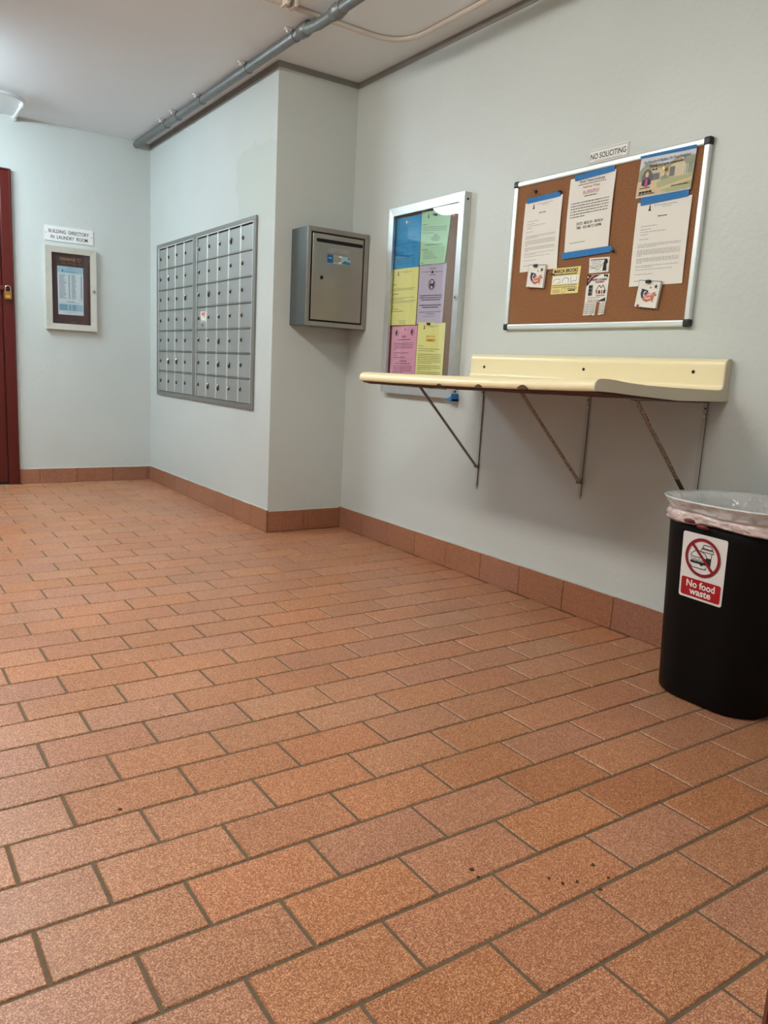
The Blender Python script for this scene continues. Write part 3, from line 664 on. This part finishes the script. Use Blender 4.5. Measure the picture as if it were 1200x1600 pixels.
s.rect(.12, .735, .9, .738, 'inkg'); s.text('ATTENTION', .5, .81, .05, 'ink', 'C', bold=.02); s.words(.2, .84, .6, 'ink', .015, 2); s.para(.12, .9, .76, 5, 'ink', .036, .011, .55); s.words(.12, 1.1, .7, 'ink', .011, 7)
s.print('printed_text', cs['pink'][1])
s = cnote('yel2', 'papery', (-.815, 1.388), (-1.073, 1.380), (-1.074, 1.040), (-.812, 1.040), 'bright yellow paper notice with a highlighted heading inside the glazed case', .0142)
head(s); s.text('IMPORTANT', .5, .33, .06, 'inksal', 'C', bold=.01); s.rect(.34, .36, .68, .42, 'inkorange'); s.text('NOTICE', .5, .41, .05, 'ink', 'C', bold=.02, l=1)
s.words(.07, .52, .2, 'inkg', .01, 1); s.para(.07, .58, .78, 2, 'ink', .045, .01, .8)
s.para(.07, .70, .84, 6, 'ink', .04, .01, .6); s.para(.07, .96, .84, 3, 'ink', .04, .01, .6); s.para(.07, 1.1, .84, 3, 'ink', .036, .01, .3); s.print('printed_text', cs['yel2'][1])

def pin(y, z, m, label, x=-.016, r=.009, depth=.016, group=None):
    b = B(); b.tube([(x, y, z), (x-depth*.2, y, z), (x-depth*.35, y, z), (x-depth*.8, y, z), (x-depth, y, z)], [r*.9, r*.7, r*.45, r*.6, r*.9], m, 10)
    return b.build('pushpin', label=label, cat='pushpin', group=group)
pin(-.662, 1.965, 'yellowpin', 'white pushpin in the blue notice')
pin(-.927, 1.975, 'navy', 'dark blue pushpin in the mint green notice', -.017)
pin(-1.095, 1.955, 'paperp', 'pink pushpin alone in the case cork, right of the green notice', -.0122, .012)
pin(-.687, 1.350, 'yellowpin', 'pale pushpin in the pink notice', -.015, .007)
pin(-.925, 1.376, 'blackp', 'black pushpin in the bright yellow notice', -.017, .009)
# blue tape round the lower corner of the case
b = B(); b.prism([(-.052, -1.150, .957), (-.052, -1.212, .950), (-.052, -1.214, .992), (-.050, -1.196, .972)], (.005, 0, 0), 'tape'); b.prism([(-.046, -1.150, .9615), (-.046, -1.216, .9615), (-.046, -1.216, .950), (-.046, -1.150, .957)], (.045, 0, 0), 'tape'); b.prism([(-.046, -1.2055, .963), (-.046, -1.2055, .992), (-.046, -1.216, .990), (-.046, -1.216, .952)], (.042, 0, 0), 'tape')
b.build('tape_piece', label='crumpled blue tape around the lower right corner of the glazed case', cat='tape')

# ------------------------------------------------------------------ cork board
cb = thing('cork_board', 'wide cork board in an aluminium frame with black corners', 'notice board', (0, -2.1, 1.335))
CY0, CY1, CZ0, CZ1 = -2.640, -1.560, 1.336, 2.045
B().box(-.014, -.0005, CY0+.006, CY1-.006, CZ0+.006, CZ1-.006, 'cork').build('cork_panel', cb)
def rail(b, ax):  # rounded aluminium section
    return b
for nm, a in (('frame_rail', (CY0+.02, CY1-.02, CZ1-.026, CZ1)), ('frame_rail', (CY0+.02, CY1-.02, CZ0, CZ0+.026)), ('frame_rail', (CY0, CY0+.026, CZ0+.02, CZ1-.02)), ('frame_rail', (CY1-.026, CY1, CZ0+.02, CZ1-.02))):
    b = B(); b.box(-.024, -.0005, *a, 'bright', .006, 3); b.build(nm, cb)
for y in (CY0-.003, CY1-.030):
    for z in (CZ0-.003, CZ1-.030): B().box(-.027, -.0004, y, y+.033, z, z+.033, 'blackp', .008, 3).build('corner_cap', cb)
ns = wallsheet(0, (-2.010, 2.112), (-2.232, 2.112), (-2.232, 2.053), (-2.012, 2.053), .0005)
nq = thing('no_soliciting_sign', 'small white sign reading NO SOLICITING above the cork board', 'sign', (0, -2.12, 2.053))
ns.body('plate', 'inkw', nq, th=.003, nx=3, ny=1)
ns.text('NO SOLICITING', .06, .185, .15, 'ink', width=.88, bold=.012)
for a in ((.02, .02, .98, .028), (.02, .24, .98, .248), (.02, .02, .028, .248), (.972, .02, .98, .248)): ns.rect(*a, 'inkg', 1)
ns.words(.15, .215, .7, 'inkg', .006, 2); ns.print('printed_text', nq)
CX = .0146
def bnote(m, tl, tr, br, bl, label, cat='paper', name='paper_notice', off=CX, bulge=None, th=.0012, **k):
    s = wallsheet(0, tl, tr, br, bl, off, bulge); o = s.body(name, m, label=label, cat=cat, th=th, **k); return s, o
def letter(s, o):
    head(s); s.words(.42, .235, .18, 'ink', .014, 1)
    for k, (y, w) in enumerate(((.37, .3), (.42, .2), (.46, .48), (.50, .15), (.57, .17))): s.words(.12, y, w, 'inkg', .007, k)
    s.para(.1, .65, .8, 3, 'inkg', .021, .006, .45, 1); s.para(.1, .74, .8, 5, 'inkg', .021, .006, .12, 2); s.para(.1, .87, .8, 4, 'inkg', .021, .006, .15, 3); s.para(.1, .98, .8, 2, 'inkg', .021, .006, .4, 4)
    s.words(.1, 1.04, .7, 'inkg', .006, 5); s.words(.1, 1.11, .33, 'inkg', .007, 6); s.words(.1, 1.21, .28, 'inkg', .008, 7)
    s.print('printed_text', o)
wavy = lambda a: (lambda x, t: .0012+a*(math.sin(3.1*x+.4)*.5+.5)*math.sin(math.pi*t)+a*.8*max(0, x-.8)*5*(.3+.7*math.sin(math.pi*t)))
s, o = bnote('paper', (-1.643, 1.937), (-1.888, 1.945), (-1.890, 1.614), (-1.640, 1.612), 'white letter taped at the left of the cork board', bulge=wavy(.004)); letter(s, o)
s, o = bnote('paper', (-2.322, 1.845), (-2.584, 1.842), (-2.583, 1.506), (-2.321, 1.506), 'white letter taped at the right of the cork board', bulge=wavy(.003)); letter(s, o)
s, o = bnote('paper', (-1.928, 2.002), (-2.190, 2.004), (-2.186, 1.682), (-1.928, 1.676), 'white landscaping notice taped top and bottom in the middle of the cork board', bulge=wavy(.005))
s.text('Sunset Tropical Landscape', .5, .10, .062, 'ink', 'C', width=.55, bold=.01); s.words(.2, .125, .6, 'ink', .012, 3)
s.text('Ivanhoe West', .5, .20, .062, 'inkr', 'C', width=.36); s.text('ALL BUILDINGS', .5, .28, .062, 'inkr', 'C', width=.36); s.rect(.32, .29, .68, .296, 'inkr'); s.words(.36, .325, .28, 'ink', .014, 3)
s.para(.08, .42, .84, 6, 'ink', .046, .013, .4, 8)
s.text('DATE:  08/26/24 - 08/30/24', .25, .80, .065, 'ink', width=.58, bold=.01); s.text('TIME:   8:00 AM TO 3:00PM', .25, .87, .065, 'ink', width=.55, bold=.01)
s.words(.12, 1.08, .35, 'inkg', .01, 6); s.print('printed_text', o)
def tape(tl, tr, br, bl, label, off):
    s = wallsheet(0, tl, tr, br, bl, off); s.body('tape_strip', 'tape', th=.0008, nx=6, ny=1, label=label, cat='tape', group=None)
tape((-1.653, 1.957), (-1.873, 1.962), (-1.875, 1.938), (-1.656, 1.933), 'blue tape strip holding the left white letter', .0185)
tape((-1.953, 2.014), (-2.182, 2.021), (-2.184, 1.998), (-1.960, 1.989), 'blue tape strip along the top of the landscaping notice', .0205)
tape((-1.915, 1.680), (-2.205, 1.686), (-2.222, 1.660), (-1.923, 1.650), 'blue tape strip along the bottom of the landscaping notice', .0205)
tape((-2.337, 1.866), (-2.568, 1.866), (-2.568, 1.839), (-2.340, 1.832), 'blue tape strip at the top of the right white letter', .0195)
# realtor postcard
s, o = bnote('sky', (-2.321, 2.022), (-2.583, 2.018), (-2.576, 1.864), (-2.312, 1.864), 'colour property flyer with a house photograph at the top right of the cork board', 'flyer', 'property_flyer', .0215, th=.001, nx=4, ny=2)
s.shape([(0, .2), (.12, .1), (.35, .14), (.36, .55), (0, .55)], 'leaf'); s.shape([(.15, .22), (.3, .14), (.5, .2), (.72, .1), (.86, .2), (.86, .38), (.15, .38)], 'house', 1); s.shape([(.13, .22), (.3, .12), (.5, .18), (.72, .08), (.88, .2), (.72, .14), (.5, .24), (.3, .18)], 'houseroof', 2)
s.rect(.8, .1, 1, .38, 'leaf', 0); s.rect(0, .36, 1, .585, 'path', 2); s.shape([(.36, .42), (.5, .36), (.75, .38), (1, .36), (1, .42), (.7, .46), (.4, .5)], 'grass', 3); s.shape([(.45, .55), (.7, .5), (1, .47), (1, .57), (.6, .585)], 'grass', 3)
s.rect(.27, .27, .4, .37, 'doorp', 3); s.rect(.58, .22, .67, .36, 'doorp', 3); s.disc(.5, .36, .08, .03, 'leaf', 4); s.disc(.5, .2, .07, .06, 'leaf', 4); s.rect(.495, .24, .51, .34, 'houseroof', 4); s.disc(.9, .18, .06, .07, 'leaf', 4)
for x in (.82, .87, .9): s.line(x, .22, x+.01, .38, .008, 'inkw', 5)
s.disc(.17, .32, .1, .13, 'inkg', 4, 24); s.shape([(.08, .42), (.1, .35), (.17, .31), (.24, .35), (.26, .42), (.17, .45)], 'navy', 5); s.shape([(.15, .33), (.19, .33), (.2, .44), (.14, .44)], 'magenta', 6); s.disc(.17, .27, .03, .04, 'skin', 6)
s.text("I'm Not Just A Realtor, I'm Your Neighbor", .5, .105, .062, 'ink', 'C', width=.84, bold=.008, l=6); s.text('Buying, Selling & Investment', .5, .17, .055, 'ink', 'C', width=.6, bold=.008, l=6); s.words(.25, .2, .1, 'ink', .02, 1, 6)
s.words(.06, .46, .2, 'ink', .014, 2, 6); s.words(.06, .515, .25, 'ink', .03, 3, 6); s.words(.05, .555, .3, 'ink', .014, 3, 6); s.words(.65, .5, .3, 'ink', .014, 5, 6)
s.print('printed_picture', o)
tape((-2.318, 2.030), (-2.582, 2.027), (-2.583, 2.014), (-2.319, 2.020), 'narrow blue tape strip along the top edge of the property flyer', .0255)
# business cards and flyers
s, o = bnote('cream', (-1.866, 1.614), (-2.038, 1.614), (-2.032, 1.496), (-1.862, 1.496), 'pale yellow handyman card with a bold black name at the top', 'card', 'advert_card', th=.0008, nx=3, ny=2)
s.text('MARCIA BROOKS', .05, .13, .13, 'ink', width=.86, bold=.03); s.words(.1, .16, .8, 'ink', .03, 2); s.rect(.03, .22, .97, .42, 'inkw')
s.pline([(.05, .4), (.1, .3), (.2, .28), (.3, .3), (.32, .38), (.2, .4)], .012, 'inkg', 1); s.pline([(.4, .4), (.42, .3), (.5, .26), (.62, .3), (.62, .4)], .012, 'ink', 1); s.pline([(.7, .24), (.7, .4), (.8, .36), (.9, .38), (.9, .25)], .012, 'inkg', 1)
s.words(.03, .45, .9, 'inkg', .02, 3); s.words(.05, .5, .85, 'inkg', .02, 4)
for k in range(3): s.words(.06, .57+.035*k, .28, 'inkg', .014, k)
s.ring(.48, .6, .07, .01, 'inkg'); s.words(.6, .55, .35, 'ink', .02, 5); s.rect(.64, .59, .9, .625, 'ink'); s.print('printed_text', o)
s, o = bnote('paper', (-2.084, 1.644), (-2.199, 1.641), (-2.199, 1.577), (-2.088, 1.578), 'small white business card with a sketched figure on the cork board', 'card', 'business_card', th=.0008, nx=2, ny=2)
s.words(.08, .06, .8, 'ink', .04, 2); s.para(.12, .15, .5, 4, 'inkg', .06, .016, .8, 3); s.pline([(0, .3), (.3, .42), (.5, .45), (.75, .2)], .02, 'inkt'); s.pline([(.05, .42), (.35, .38), (.6, .3)], .015, 'inkt')
s.shape([(.7, .52), (.74, .2), (.78, .1), (.9, .08), (.95, .2), (.88, .28), (.9, .52)], 'ink', 1); s.words(.3, .5, .35, 'inkg', .014, 4); s.print('printed_text', o)
s, o = bnote('paper', (-2.082, 1.571), (-2.207, 1.569), (-2.204, 1.450), (-2.080, 1.450), 'white handyman flyer with tear-off strips along its bottom', 'flyer', 'tear_off_flyer', th=.0008, nx=2, ny=3)
s.shape([(0, 0), (.62, .02), (.3, .12), (.08, .35), (0, .4)], 'ink'); s.shape([(.22, .01), (.4, .02), (.2, .12), (.08, .28), (.06, .2)], 'inksal', 1); s.disc(.05, .08, .03, .03, 'inkw', 2)
s.text('HENRY COVERA', .24, .22, .1, 'ink', width=.68, bold=.02, l=2); s.text('HANDYMAN', .4, .30, .085, 'inkr', width=.4, bold=.02, l=2)
s.rect(.12, .36, .32, .74, 'inkg'); 
for k in range(3): s.rect(.14, .39+.12*k, .27, .47+.12*k, 'ink', 1)
s.pline([(.46, .6), (.6, .38), (.7, .48), (.78, .38), (.92, .6)], .025, 'ink', 1)
for k in range(4): s.rect(.48+.115*k, .56, .56+.115*k, .68, ('inksal', 'ink')[k % 2], 1)
s.words(.5, .73, .4, 'ink', .03, 5); s.words(.12, .80, .6, 'inkr', .02, 5); s.words(.14, .88, .5, 'ink', .018, 6); s.words(.14, .93, .5, 'ink', .018, 6)
s.shape([(.55, .95), (.95, .82), (.95, .95)], 'ink', 1); s.print('printed_text', o)
for k in range(7):
    ya = -2.080-.0177*k; z = 1.449; dz = random.uniform(-.003, .003)
    if k == 4: continue
    t = wallsheet(0, (ya, z), (ya-.0155, z), (ya-.0155+.001, 1.392+dz), (ya+.001, 1.392+dz), CX, (lambda q: (lambda x, tt: .006*tt*q))(random.uniform(.1, 1)))
    o2 = t.body('tear_strip', 'paper', o, th=.0008, nx=1, ny=2)
    for y in (.4, .9, 1.4, 1.9, 2.4, 2.9): t.words(.15, y, .7, 'inkg' if y < 2 else 'ink', .22, k+int(y*3))
    t.print('printed_text', o2)
def map_card(tl, tr, br, bl, label, off):
    s, o = bnote('paper', tl, tr, br, bl, label, 'card', 'picture_card', th=.007, off=off, nx=2, ny=2)
    e = .012
    for a in ((0, 0, 1, e*2), (0, s.a-e, 1, s.a), (0, 0, e, s.a), (1-e*2, 0, 1, s.a)): s.rect(*a, 'inkg')
    s.shape([(.2, .3), (.5, .36), (.5, .62), (.26, .66), (.18, .5)], 'navy'); s.shape([(.3, .62), (.5, .42), (.62, .46), (.84, .38), (.8, .56), (.78, .66), (.78, .78), (.7, .7), (.5, .78), (.34, .72)], 'inksal', 1)
    s.pline([(.42, .4), (.34, .42), (.33, .54), (.42, .58)], .035, 'inkw', 2); s.pline([(.5, .55), (.56, .46), (.6, .54), (.66, .46), (.72, .5)], .022, 'inkw', 2); s.pline([(.42, .68), (.48, .6), (.54, .68), (.6, .6), (.7, .66)], .022, 'inkw', 2)
    s.pline([(.3, .68), (.5, .72), (.76, .62)], .014, 'navy', 2)
    def star(x, y, r, m): s.shape([(x+(r if k % 2 == 0 else r*.4)*math.sin(math.pi*k/5), y-(r if k % 2 == 0 else r*.4)*math.cos(math.pi*k/5)) for k in range(10)], m, 1)
    star(.8, .2, .10, 'navy'); star(.16, .93, .09, 'inkr'); star(.33, .99, .05, 'navy'); star(.58, .25, .05, 'inkr'); star(.86, .5, .05, 'navy')
    s.print('printed_picture', o)
    b = B(); c = s.P(.45, .05, .008); b.box(c.x-.012, c.x, c.y-.012, c.y+.012, c.z-.006, c.z+.007, 'blackp', .003); return b
map_card((-1.712, 1.643), (-1.829, 1.635), (-1.821, 1.527), (-1.704, 1.538), 'thick white card with a flag-coloured map over the foot of the left letter', CX+.006).build('binder_pin', label='black pin holding the left picture card', cat='pushpin')
map_card((-2.382, 1.530), (-2.494, 1.518), (-2.480, 1.409), (-2.368, 1.421), 'thick white card with a flag-coloured map over the foot of the right letter', CX+.006).build('binder_pin', label='black pin holding the right picture card', cat='pushpin')
pin(-1.707, 1.984, 'blackp', 'black pushpin alone near the top left of the cork board', -.0142)
pin(-2.453, 1.957, 'brass', 'brass pushpin in the middle of the property flyer', -.026, .007)
pin(-2.222, 1.660, 'blackp', 'black pushpin at the right end of the lower blue tape', -.0215, .007)
pin(-1.874, 1.958, 'navy', 'dark pushpin at the right end of the left tape strip', -.0195, .006)
pin(-1.874, 1.586, 'blackp', 'small black pushpin at the left edge of the pale yellow card', -.016, .006)
pin(-2.196, 1.561, 'blackp', 'small black pushpin in the tear-off flyer', -.016, .006)

# ------------------------------------------------------------------ wall shelf (length of laminate worktop)
sf = thing('wall_shelf', 'cream laminate worktop used as a wall shelf on three brackets', 'shelf', (-.3, -2.09, 1.05))
SY0, SY1 = -2.835, -1.345
prof_top = [(-.0006, 1.196), (-.004, 1.206), (-.012, 1.211), (-.022, 1.211), (-.034, 1.206), (-.040, 1.196), (-.041, 1.18), (-.041, 1.112), (-.044, 1.100), (-.052, 1.094), (-.070, 1.092),
            (-.20, 1.092), (-.344, 1.093), (-.50, 1.096), (-.60, 1.102), (-.66, 1.108), (-.70, 1.1105), (-.735, 1.1105), (-.750, 1.107), (-.760, 1.098), (-.764, 1.085), (-.763, 1.070)]
def zoff(x, y):      # slight sag of the free front edge towards the far end
    t = min(1, max(0, (y-SY0)/(SY1-SY0))); return -(.024*math.sin(t*math.pi*.5)**.8)*min(1, max(0, -x/.74))
def xoff(x, y):
    t = (y-SY0)/(SY1-SY0); return 0.022*t*min(1, max(0, -x/.74))
ny = 24
rings = []
inner = [(-.755, 1.068), (-.70, 1.072), (-.50, 1.070), (-.30, 1.066), (-.10, 1.066), (-.0006, 1.066)]
for k in range(ny+1):
    y = SY0+.003+(SY1-SY0-.003)*k/ny
    rings.append([(x+xoff(x, y), y, z+zoff(x, y)) for x, z in prof_top+inner])
B().loft(rings, 'lam', True, True, True).build('laminate_top', sf)
# rough board underneath
rings = []; rb = random.Random(5)
for k in range(ny*2+1):
    y = SY0+.006+(SY1-SY0-.012)*k/(ny*2); j = rb.uniform(-.004, .003)
    p = [(-.001, 1.066), (-.30, 1.066), (-.70, 1.071), (-.745, 1.070), (-.747, 1.066+j*.5), (-.70, 1.058+j), (-.50, 1.052+j), (-.30, 1.046), (-.001, 1.048)]
    rings.append([(x+xoff(x, y), y, z-.0006+zoff(x, y)) for x, z in p])
B().loft(rings, 'core', False, True, True).build('core_board', sf)
# end band at the near end (dull edge strip glued over the section)
e = [(x, z) for x, z in prof_top]+[(-.755, 1.069), (-.66, 1.066), (-.569, 1.060), (-.45, 1.054), (-.297, 1.047), (-.017, 1.049), (-.0006, 1.052)]
B().prism([(x, SY0-.003, z) for x, z in e], (0, .0055, 0), 'lamend').build('end_band', sf)
for i, (y, z, r) in enumerate(((-1.989, 1.052, .013), (-2.245, 1.056, .020), (-2.496, 1.063, .026))):
    y -= .0; b = B(); pts = []
    for k in range(13):
        a = math.pi*k/12; pts.append((-.7655+.022*((y-SY0)/(SY1-SY0)), y+r*math.cos(a)*(1+.1*math.sin(5*a)), 1.0685+zoff(-.76, y)+r*.62*math.sin(a)))
    b.prism(pts, (.004, 0, 0), 'core'); b.build('chipped_edge', sf)
for y, z in ((-1.455, 1.145), (-2.135, 1.152), (-2.70, 1.158)):
    B().tube([(-.0405, y, z), (-.0425, y, z)], .007, 'black', 12).build('screw_hole', sf)
def bracket(y, z0, ztop, zf, mats, label):
    t = thing('shelf_bracket', label, 'bracket', (0, y, z0), 'folding brackets under the wall shelf')
    w = .012
    b = B(); b.box(-.004, -.0005, y-w, y+w, z0+.012, ztop, 'brk', .001)
    n = 8; b.prism([(-.004, y+w*math.cos(math.pi+math.pi*k/n), z0+.014+w*math.sin(math.pi+math.pi*k/n)) for k in range(n+1)], (.0035, 0, 0), 'brk')
    b.box(-.008, -.004, y-w, y-w+.0016, z0+.02, ztop, 'brkd'); b.build('wall_arm', t)
    b = B(); b.box(-.45, -.004, y-w, y+w, ztop-.003, ztop, 'brkd'); b.build('shelf_arm', t)
    foot = Vector((-.010, y, zf)); topp = Vector((-.425, y, ztop-.006)); b = B()
    d = (topp-foot); side = Vector((0, 1, 0)); nrm = d.normalized().cross(side)
    for mm, a, c in mats:
        p0 = foot+d*a; p1 = foot+d*c; vs = [p+side*sx*.010+nrm*sn*.0022 for p in (p0, p1) for sx, sn in ((-1, -1), (1, -1), (1, 1), (-1, 1))]
        b.pts(vs, [[0, 1, 2, 3], [4, 5, 6, 7], [0, 1, 5, 4], [1, 2, 6, 5], [2, 3, 7, 6], [3, 0, 4, 7]], mm)
    b.build('brace', t)
    b = B(); b.tube([(-.010, y-w-.004, zf), (-.010, y+w+.004, zf)], .006, 'brkd', 8); b.build('rivet', t)
    for z in (z0+.016, ztop-.055): B().tube([(-.004, y, z), (-.008, y, z)], [.009, .006], 'alu', 10).build('screw', t)
    B().tube([(-.0041, y, ztop-.025), (-.0045, y, ztop-.025)], .004, 'black', 8).build('screw_hole', t)
bracket(-1.415, .488, 1.036, .612, [('brkd', 0, 1)], 'far bracket under the wall shelf with a plain grey brace, nearest the glazed case')
bracket(-2.148, .548, 1.040, .632, [('rust', 0, 1)], 'middle bracket under the wall shelf with a speckled grey brace')
bracket(-2.748, .545, 1.043, .615, [('dark', 0, .3), ('rust', .3, 1)], 'near bracket under the wall shelf with a rusty brace going behind the bin')

# ------------------------------------------------------------------ waste bin
tb = thing('waste_bin', 'tall black plastic waste bin with a no-food-waste sign', 'bin', (-.23, -3.1, 0))
def rring(x0, x1, y0, y1, r, z, n=10, wob=None):
    P = []
    for cx, cy, a in ((x1-r, y1-r, 0), (x0+r, y1-r, 90), (x0+r, y0+r, 180), (x1-r, y0+r, 270)):
        for k in range(n+1): t = math.radians(a+90*k/n); P.append((cx+r*math.cos(t), cy+r*math.sin(t), z))
        # straight run gets extra points
    out = []
    for k, p in enumerate(P):
        q = P[(k+1) % len(P)]; out.append(p)
        if (Vector(p)-Vector(q)).length > .06:
            for j in range(1, 16): out.append(tuple(Vector(p).lerp(Vector(q), j/16)))
    if wob: out = [wob(k/len(out), Vector(p)) for k, p in enumerate(out)]
    return out
def bx(z):  # body section at height z
    f = z/.66; return (-.412-.034*f, -.032+.010*f, -3.312-.045*f, -2.905+.012*f)
BR = .135
rings = [rring(bx(0)[0]+.012, bx(0)[1]-.012, bx(0)[2]+.012, bx(0)[3]-.012, BR-.01, 0.0005)]
rings += [rring(*bx(z), BR, max(z, .0)) for z in (.012, .05, .2, .4, .6, .69)]
x0, x1, y0, y1 = bx(.69); rings += [rring(x0+.008, x1-.008, y0+.008, y1-.008, BR-.008, .69)]+[rring(bx(z)[0]+.008, bx(z)[1]-.008, bx(z)[2]+.008, bx(z)[3]-.008, BR-.008, z) for z in (.4, .02)]
B().loft(rings, 'bin', True, True, True).build('body', tb)
x0, x1, y0, y1 = bx(.69)
bagt = thing('bin_liner', 'translucent white plastic liner folded over the rim of the black bin', 'bag', (-.23, -3.1, .64))
rw = random.Random(9); ph = [rw.uniform(0, 6.28) for _ in range(8)]
def wob(a, fz):
    def f(t, p):
        d = (p-Vector(((x0+x1)/2, (y0+y1)/2, p.z))).normalized()
        s_ = sum(math.sin(2*math.pi*t*k+ph[k % 8]) for k in (7, 17, 29, 41))/4
        return tuple(p+d*a*s_+Vector((0, 0, fz*math.sin(2*math.pi*t*3+ph[0]+a*90))))
    return f
def fold(a, fz, z):      # diagonal creases
    def f(t, p):
        d = (p-Vector(((x0+x1)/2, (y0+y1)/2, p.z))).normalized()
        s_ = sum(math.sin(2*math.pi*t*k+ph[k % 8]+z*w)/n for k, w, n in ((11, 160, 2), (23, -240, 2.5), (37, 330, 3)))
        return tuple(p+d*a*s_+Vector((0, 0, fz*math.sin(2*math.pi*t*4+ph[1]+z*60)*.6)))
    return f
# flared collar and the sheet hanging inside
RZ = .712
cl = [(.005, .676, .002), (.008, .686, .002), (.014, .697, .003), (.026, RZ+.002, .003), (.030, RZ+.006, .002), (.026, RZ+.009, .002), (.004, RZ, .003), (-.016, RZ-.02, .007), (-.022, RZ-.05, .011), (-.028, RZ-.09, .015), (-.034, RZ-.14, .018), (-.036, RZ-.20, .020), (-.05, RZ-.33, .022)]
rings = [rring(x0-g, x1+min(g, .006), y0-g, y1+g*.8, BR+g*.8, z, wob=wob(a, .0025) if a < .005 else fold(a*.45, .0025, z*.12)) for g, z, a in cl]
B().loft(rings, 'bag', True).build('liner_sheet', bagt)
cl = [(.016, .684, .002), (.006, .678, .002), (.008, .673, .004), (.014, .664, .006), (.008, .656, .005), (.013, .649, .006), (.007, .641, .005), (.002, .646, .0)]
rings = [rring(x0-g, x1+min(g, .006), y0-g, y1+g, BR+g, z, wob=fold(a, .007, z)) for g, z, a in cl]
B().loft(rings, 'bagp', True).build('folded_cuff', bagt, label='pinkish folded cuff of the liner')
for y, z, l in ((-3.045, .646, .045), (-3.095, .634, .045)):
    b = B(); b.tube([(x0-.008, y+l/2, z+.002), (x0-.014, y+l/3, z+.005), (x0-.016, y, z+.006), (x0-.014, y-l/3, z+.004), (x0-.008, y-l/2, z)], [.002, .006, .0075, .006, .002], 'tie', 8)
    b.build('drawstring', bagt, label='dark red drawstring loop')
# sign on the flat side
sgx = lambda z: bx(z)[0]
c = [(-3.018, .612), (-3.186, .608), (-3.184, .378), (-3.020, .382)]
sg = Sheet((sgx(.612), *c[0]), (sgx(.608), *c[1]), (sgx(.378), *c[2]), (sgx(.382), *c[3]), NR, .0006)
st_ = thing('warning_sticker', 'white and red sticker reading No food waste on the black bin', 'sticker', (sgx(.38), -3.1, .38))
A = sg.a; sg.th = .0014; b = B(); rc = .05; pts = []
for cx, cy, a0 in ((1-rc, rc, -90), (1-rc, A-rc, 0), (rc, A-rc, 90), (rc, rc, 180)):
    for k in range(6): t = math.radians(a0+90*k/5); pts.append((cx+rc*math.cos(t), cy+rc*math.sin(t)))
b.prism([sg.P(x, y, 0) for x, y in pts], sg.n*.0014, 'sign'); b.build('label_sheet', st_)
cx, cy, R0 = .49, .47, .40
sg.ring(cx, cy, R0, .062, 'signc', 4, 56)
# cup
sg.pline([(.49, .20), (.66, .20)], .016, 'ink'); sg.pline([(.47, .27), (.49, .20)], .016, 'ink'); sg.pline([(.66, .20), (.69, .27)], .016, 'ink'); sg.pline([(.45, .27), (.71, .27)], .016, 'ink')
sg.pline([(.44, .29), (.71, .29), (.72, .345), (.44, .345), (.44, .29)], .014, 'ink'); sg.pline([(.68, .35), (.66, .70)], .014, 'ink'); sg.shape([(.50, .45), (.675, .45), (.665, .60), (.57, .60)], 'ink')
# burger
sg.shape([(.22, .48)]+[(.40+.18*math.cos(math.pi-math.pi*k/12), .48-.14*math.sin(math.pi*k/12)) for k in range(1, 12)]+[(.58, .48)], 'sign', 1)
sg.pline([(.22, .48)]+[(.40+.18*math.cos(math.pi-math.pi*k/12), .48-.14*math.sin(math.pi*k/12)) for k in range(1, 12)]+[(.58, .48), (.22, .48)], .014, 'ink', 2)
sg.pline([(.22, .52), (.27, .545), (.32, .52), (.37, .545), (.42, .52), (.47, .545), (.52, .52), (.58, .54)], .012, 'ink', 2); sg.shape([(.215, .56), (.59, .56), (.59, .61), (.52, .61), (.46, .65), (.43, .61), (.215, .61)], 'ink', 2)
sg.pline([(.22, .645), (.235, .69), (.27, .70), (.56, .70), (.59, .645)], .014, 'ink', 2)
sg.line(cx-R0*.69, cy-R0*.69, cx+R0*.69, cy+R0*.69, .058, 'signc', 5)
pz = .915*1.0
pts = []; q0, q1, q2, q3, rc = .045, .955, .945, A-.045, .04
for c0, c1, a0 in ((q1-rc, q2+rc, -90), (q1-rc, q3-rc, 0), (q0+rc, q3-rc, 90), (q0+rc, q2+rc, 180)):
    for k in range(5): t = math.radians(a0+90*k/4); pts.append((c0+rc*math.cos(t), c1+rc*math.sin(t)))
sg.shape(pts, 'signr'); sg.text('No food', .5, 1.125, .20, 'inkw', 'C', width=.66, bold=.026, l=2); sg.text('waste', .5, 1.275, .20, 'inkw', 'C', width=.50, bold=.026, l=2)
sg.print('printed_symbol', st_)

# crumbs of dirt on the floor tiles, right of centre
for i, (px, py, r) in enumerate(((-1.698, -3.433, .0055), (-1.703, -3.461, .003), (-1.567, -3.544, .003), (-1.553, -3.573, .0035), (-1.519, -3.585, .004), (-1.440, -3.562, .005), (-1.494, -3.629, .0045), (-1.447, -3.611, .003), (-2.309, -2.815, .004))):
    b = B(); n = 7; pts = [(px+r*(1+.4*math.sin(3*k+i))*math.cos(2*math.pi*k/n), py+r*(1+.4*math.cos(2*k+i))*math.sin(2*math.pi*k/n), .0006) for k in range(n)]
    b.prism(pts, (0, 0, .0022), 'core'); b.build('dirt_crumb', label={0: 'largest dark crumb, on the floor tile left of the scattered crumbs', 1: 'small dark crumb by the joint just below the largest crumb', 8: 'lone dark crumb on a tile at the left of the floor'}.get(i, 'tiny dark crumb in the scatter of crumbs right of centre on the floor'), cat='dirt', group='crumbs of dirt on the floor')
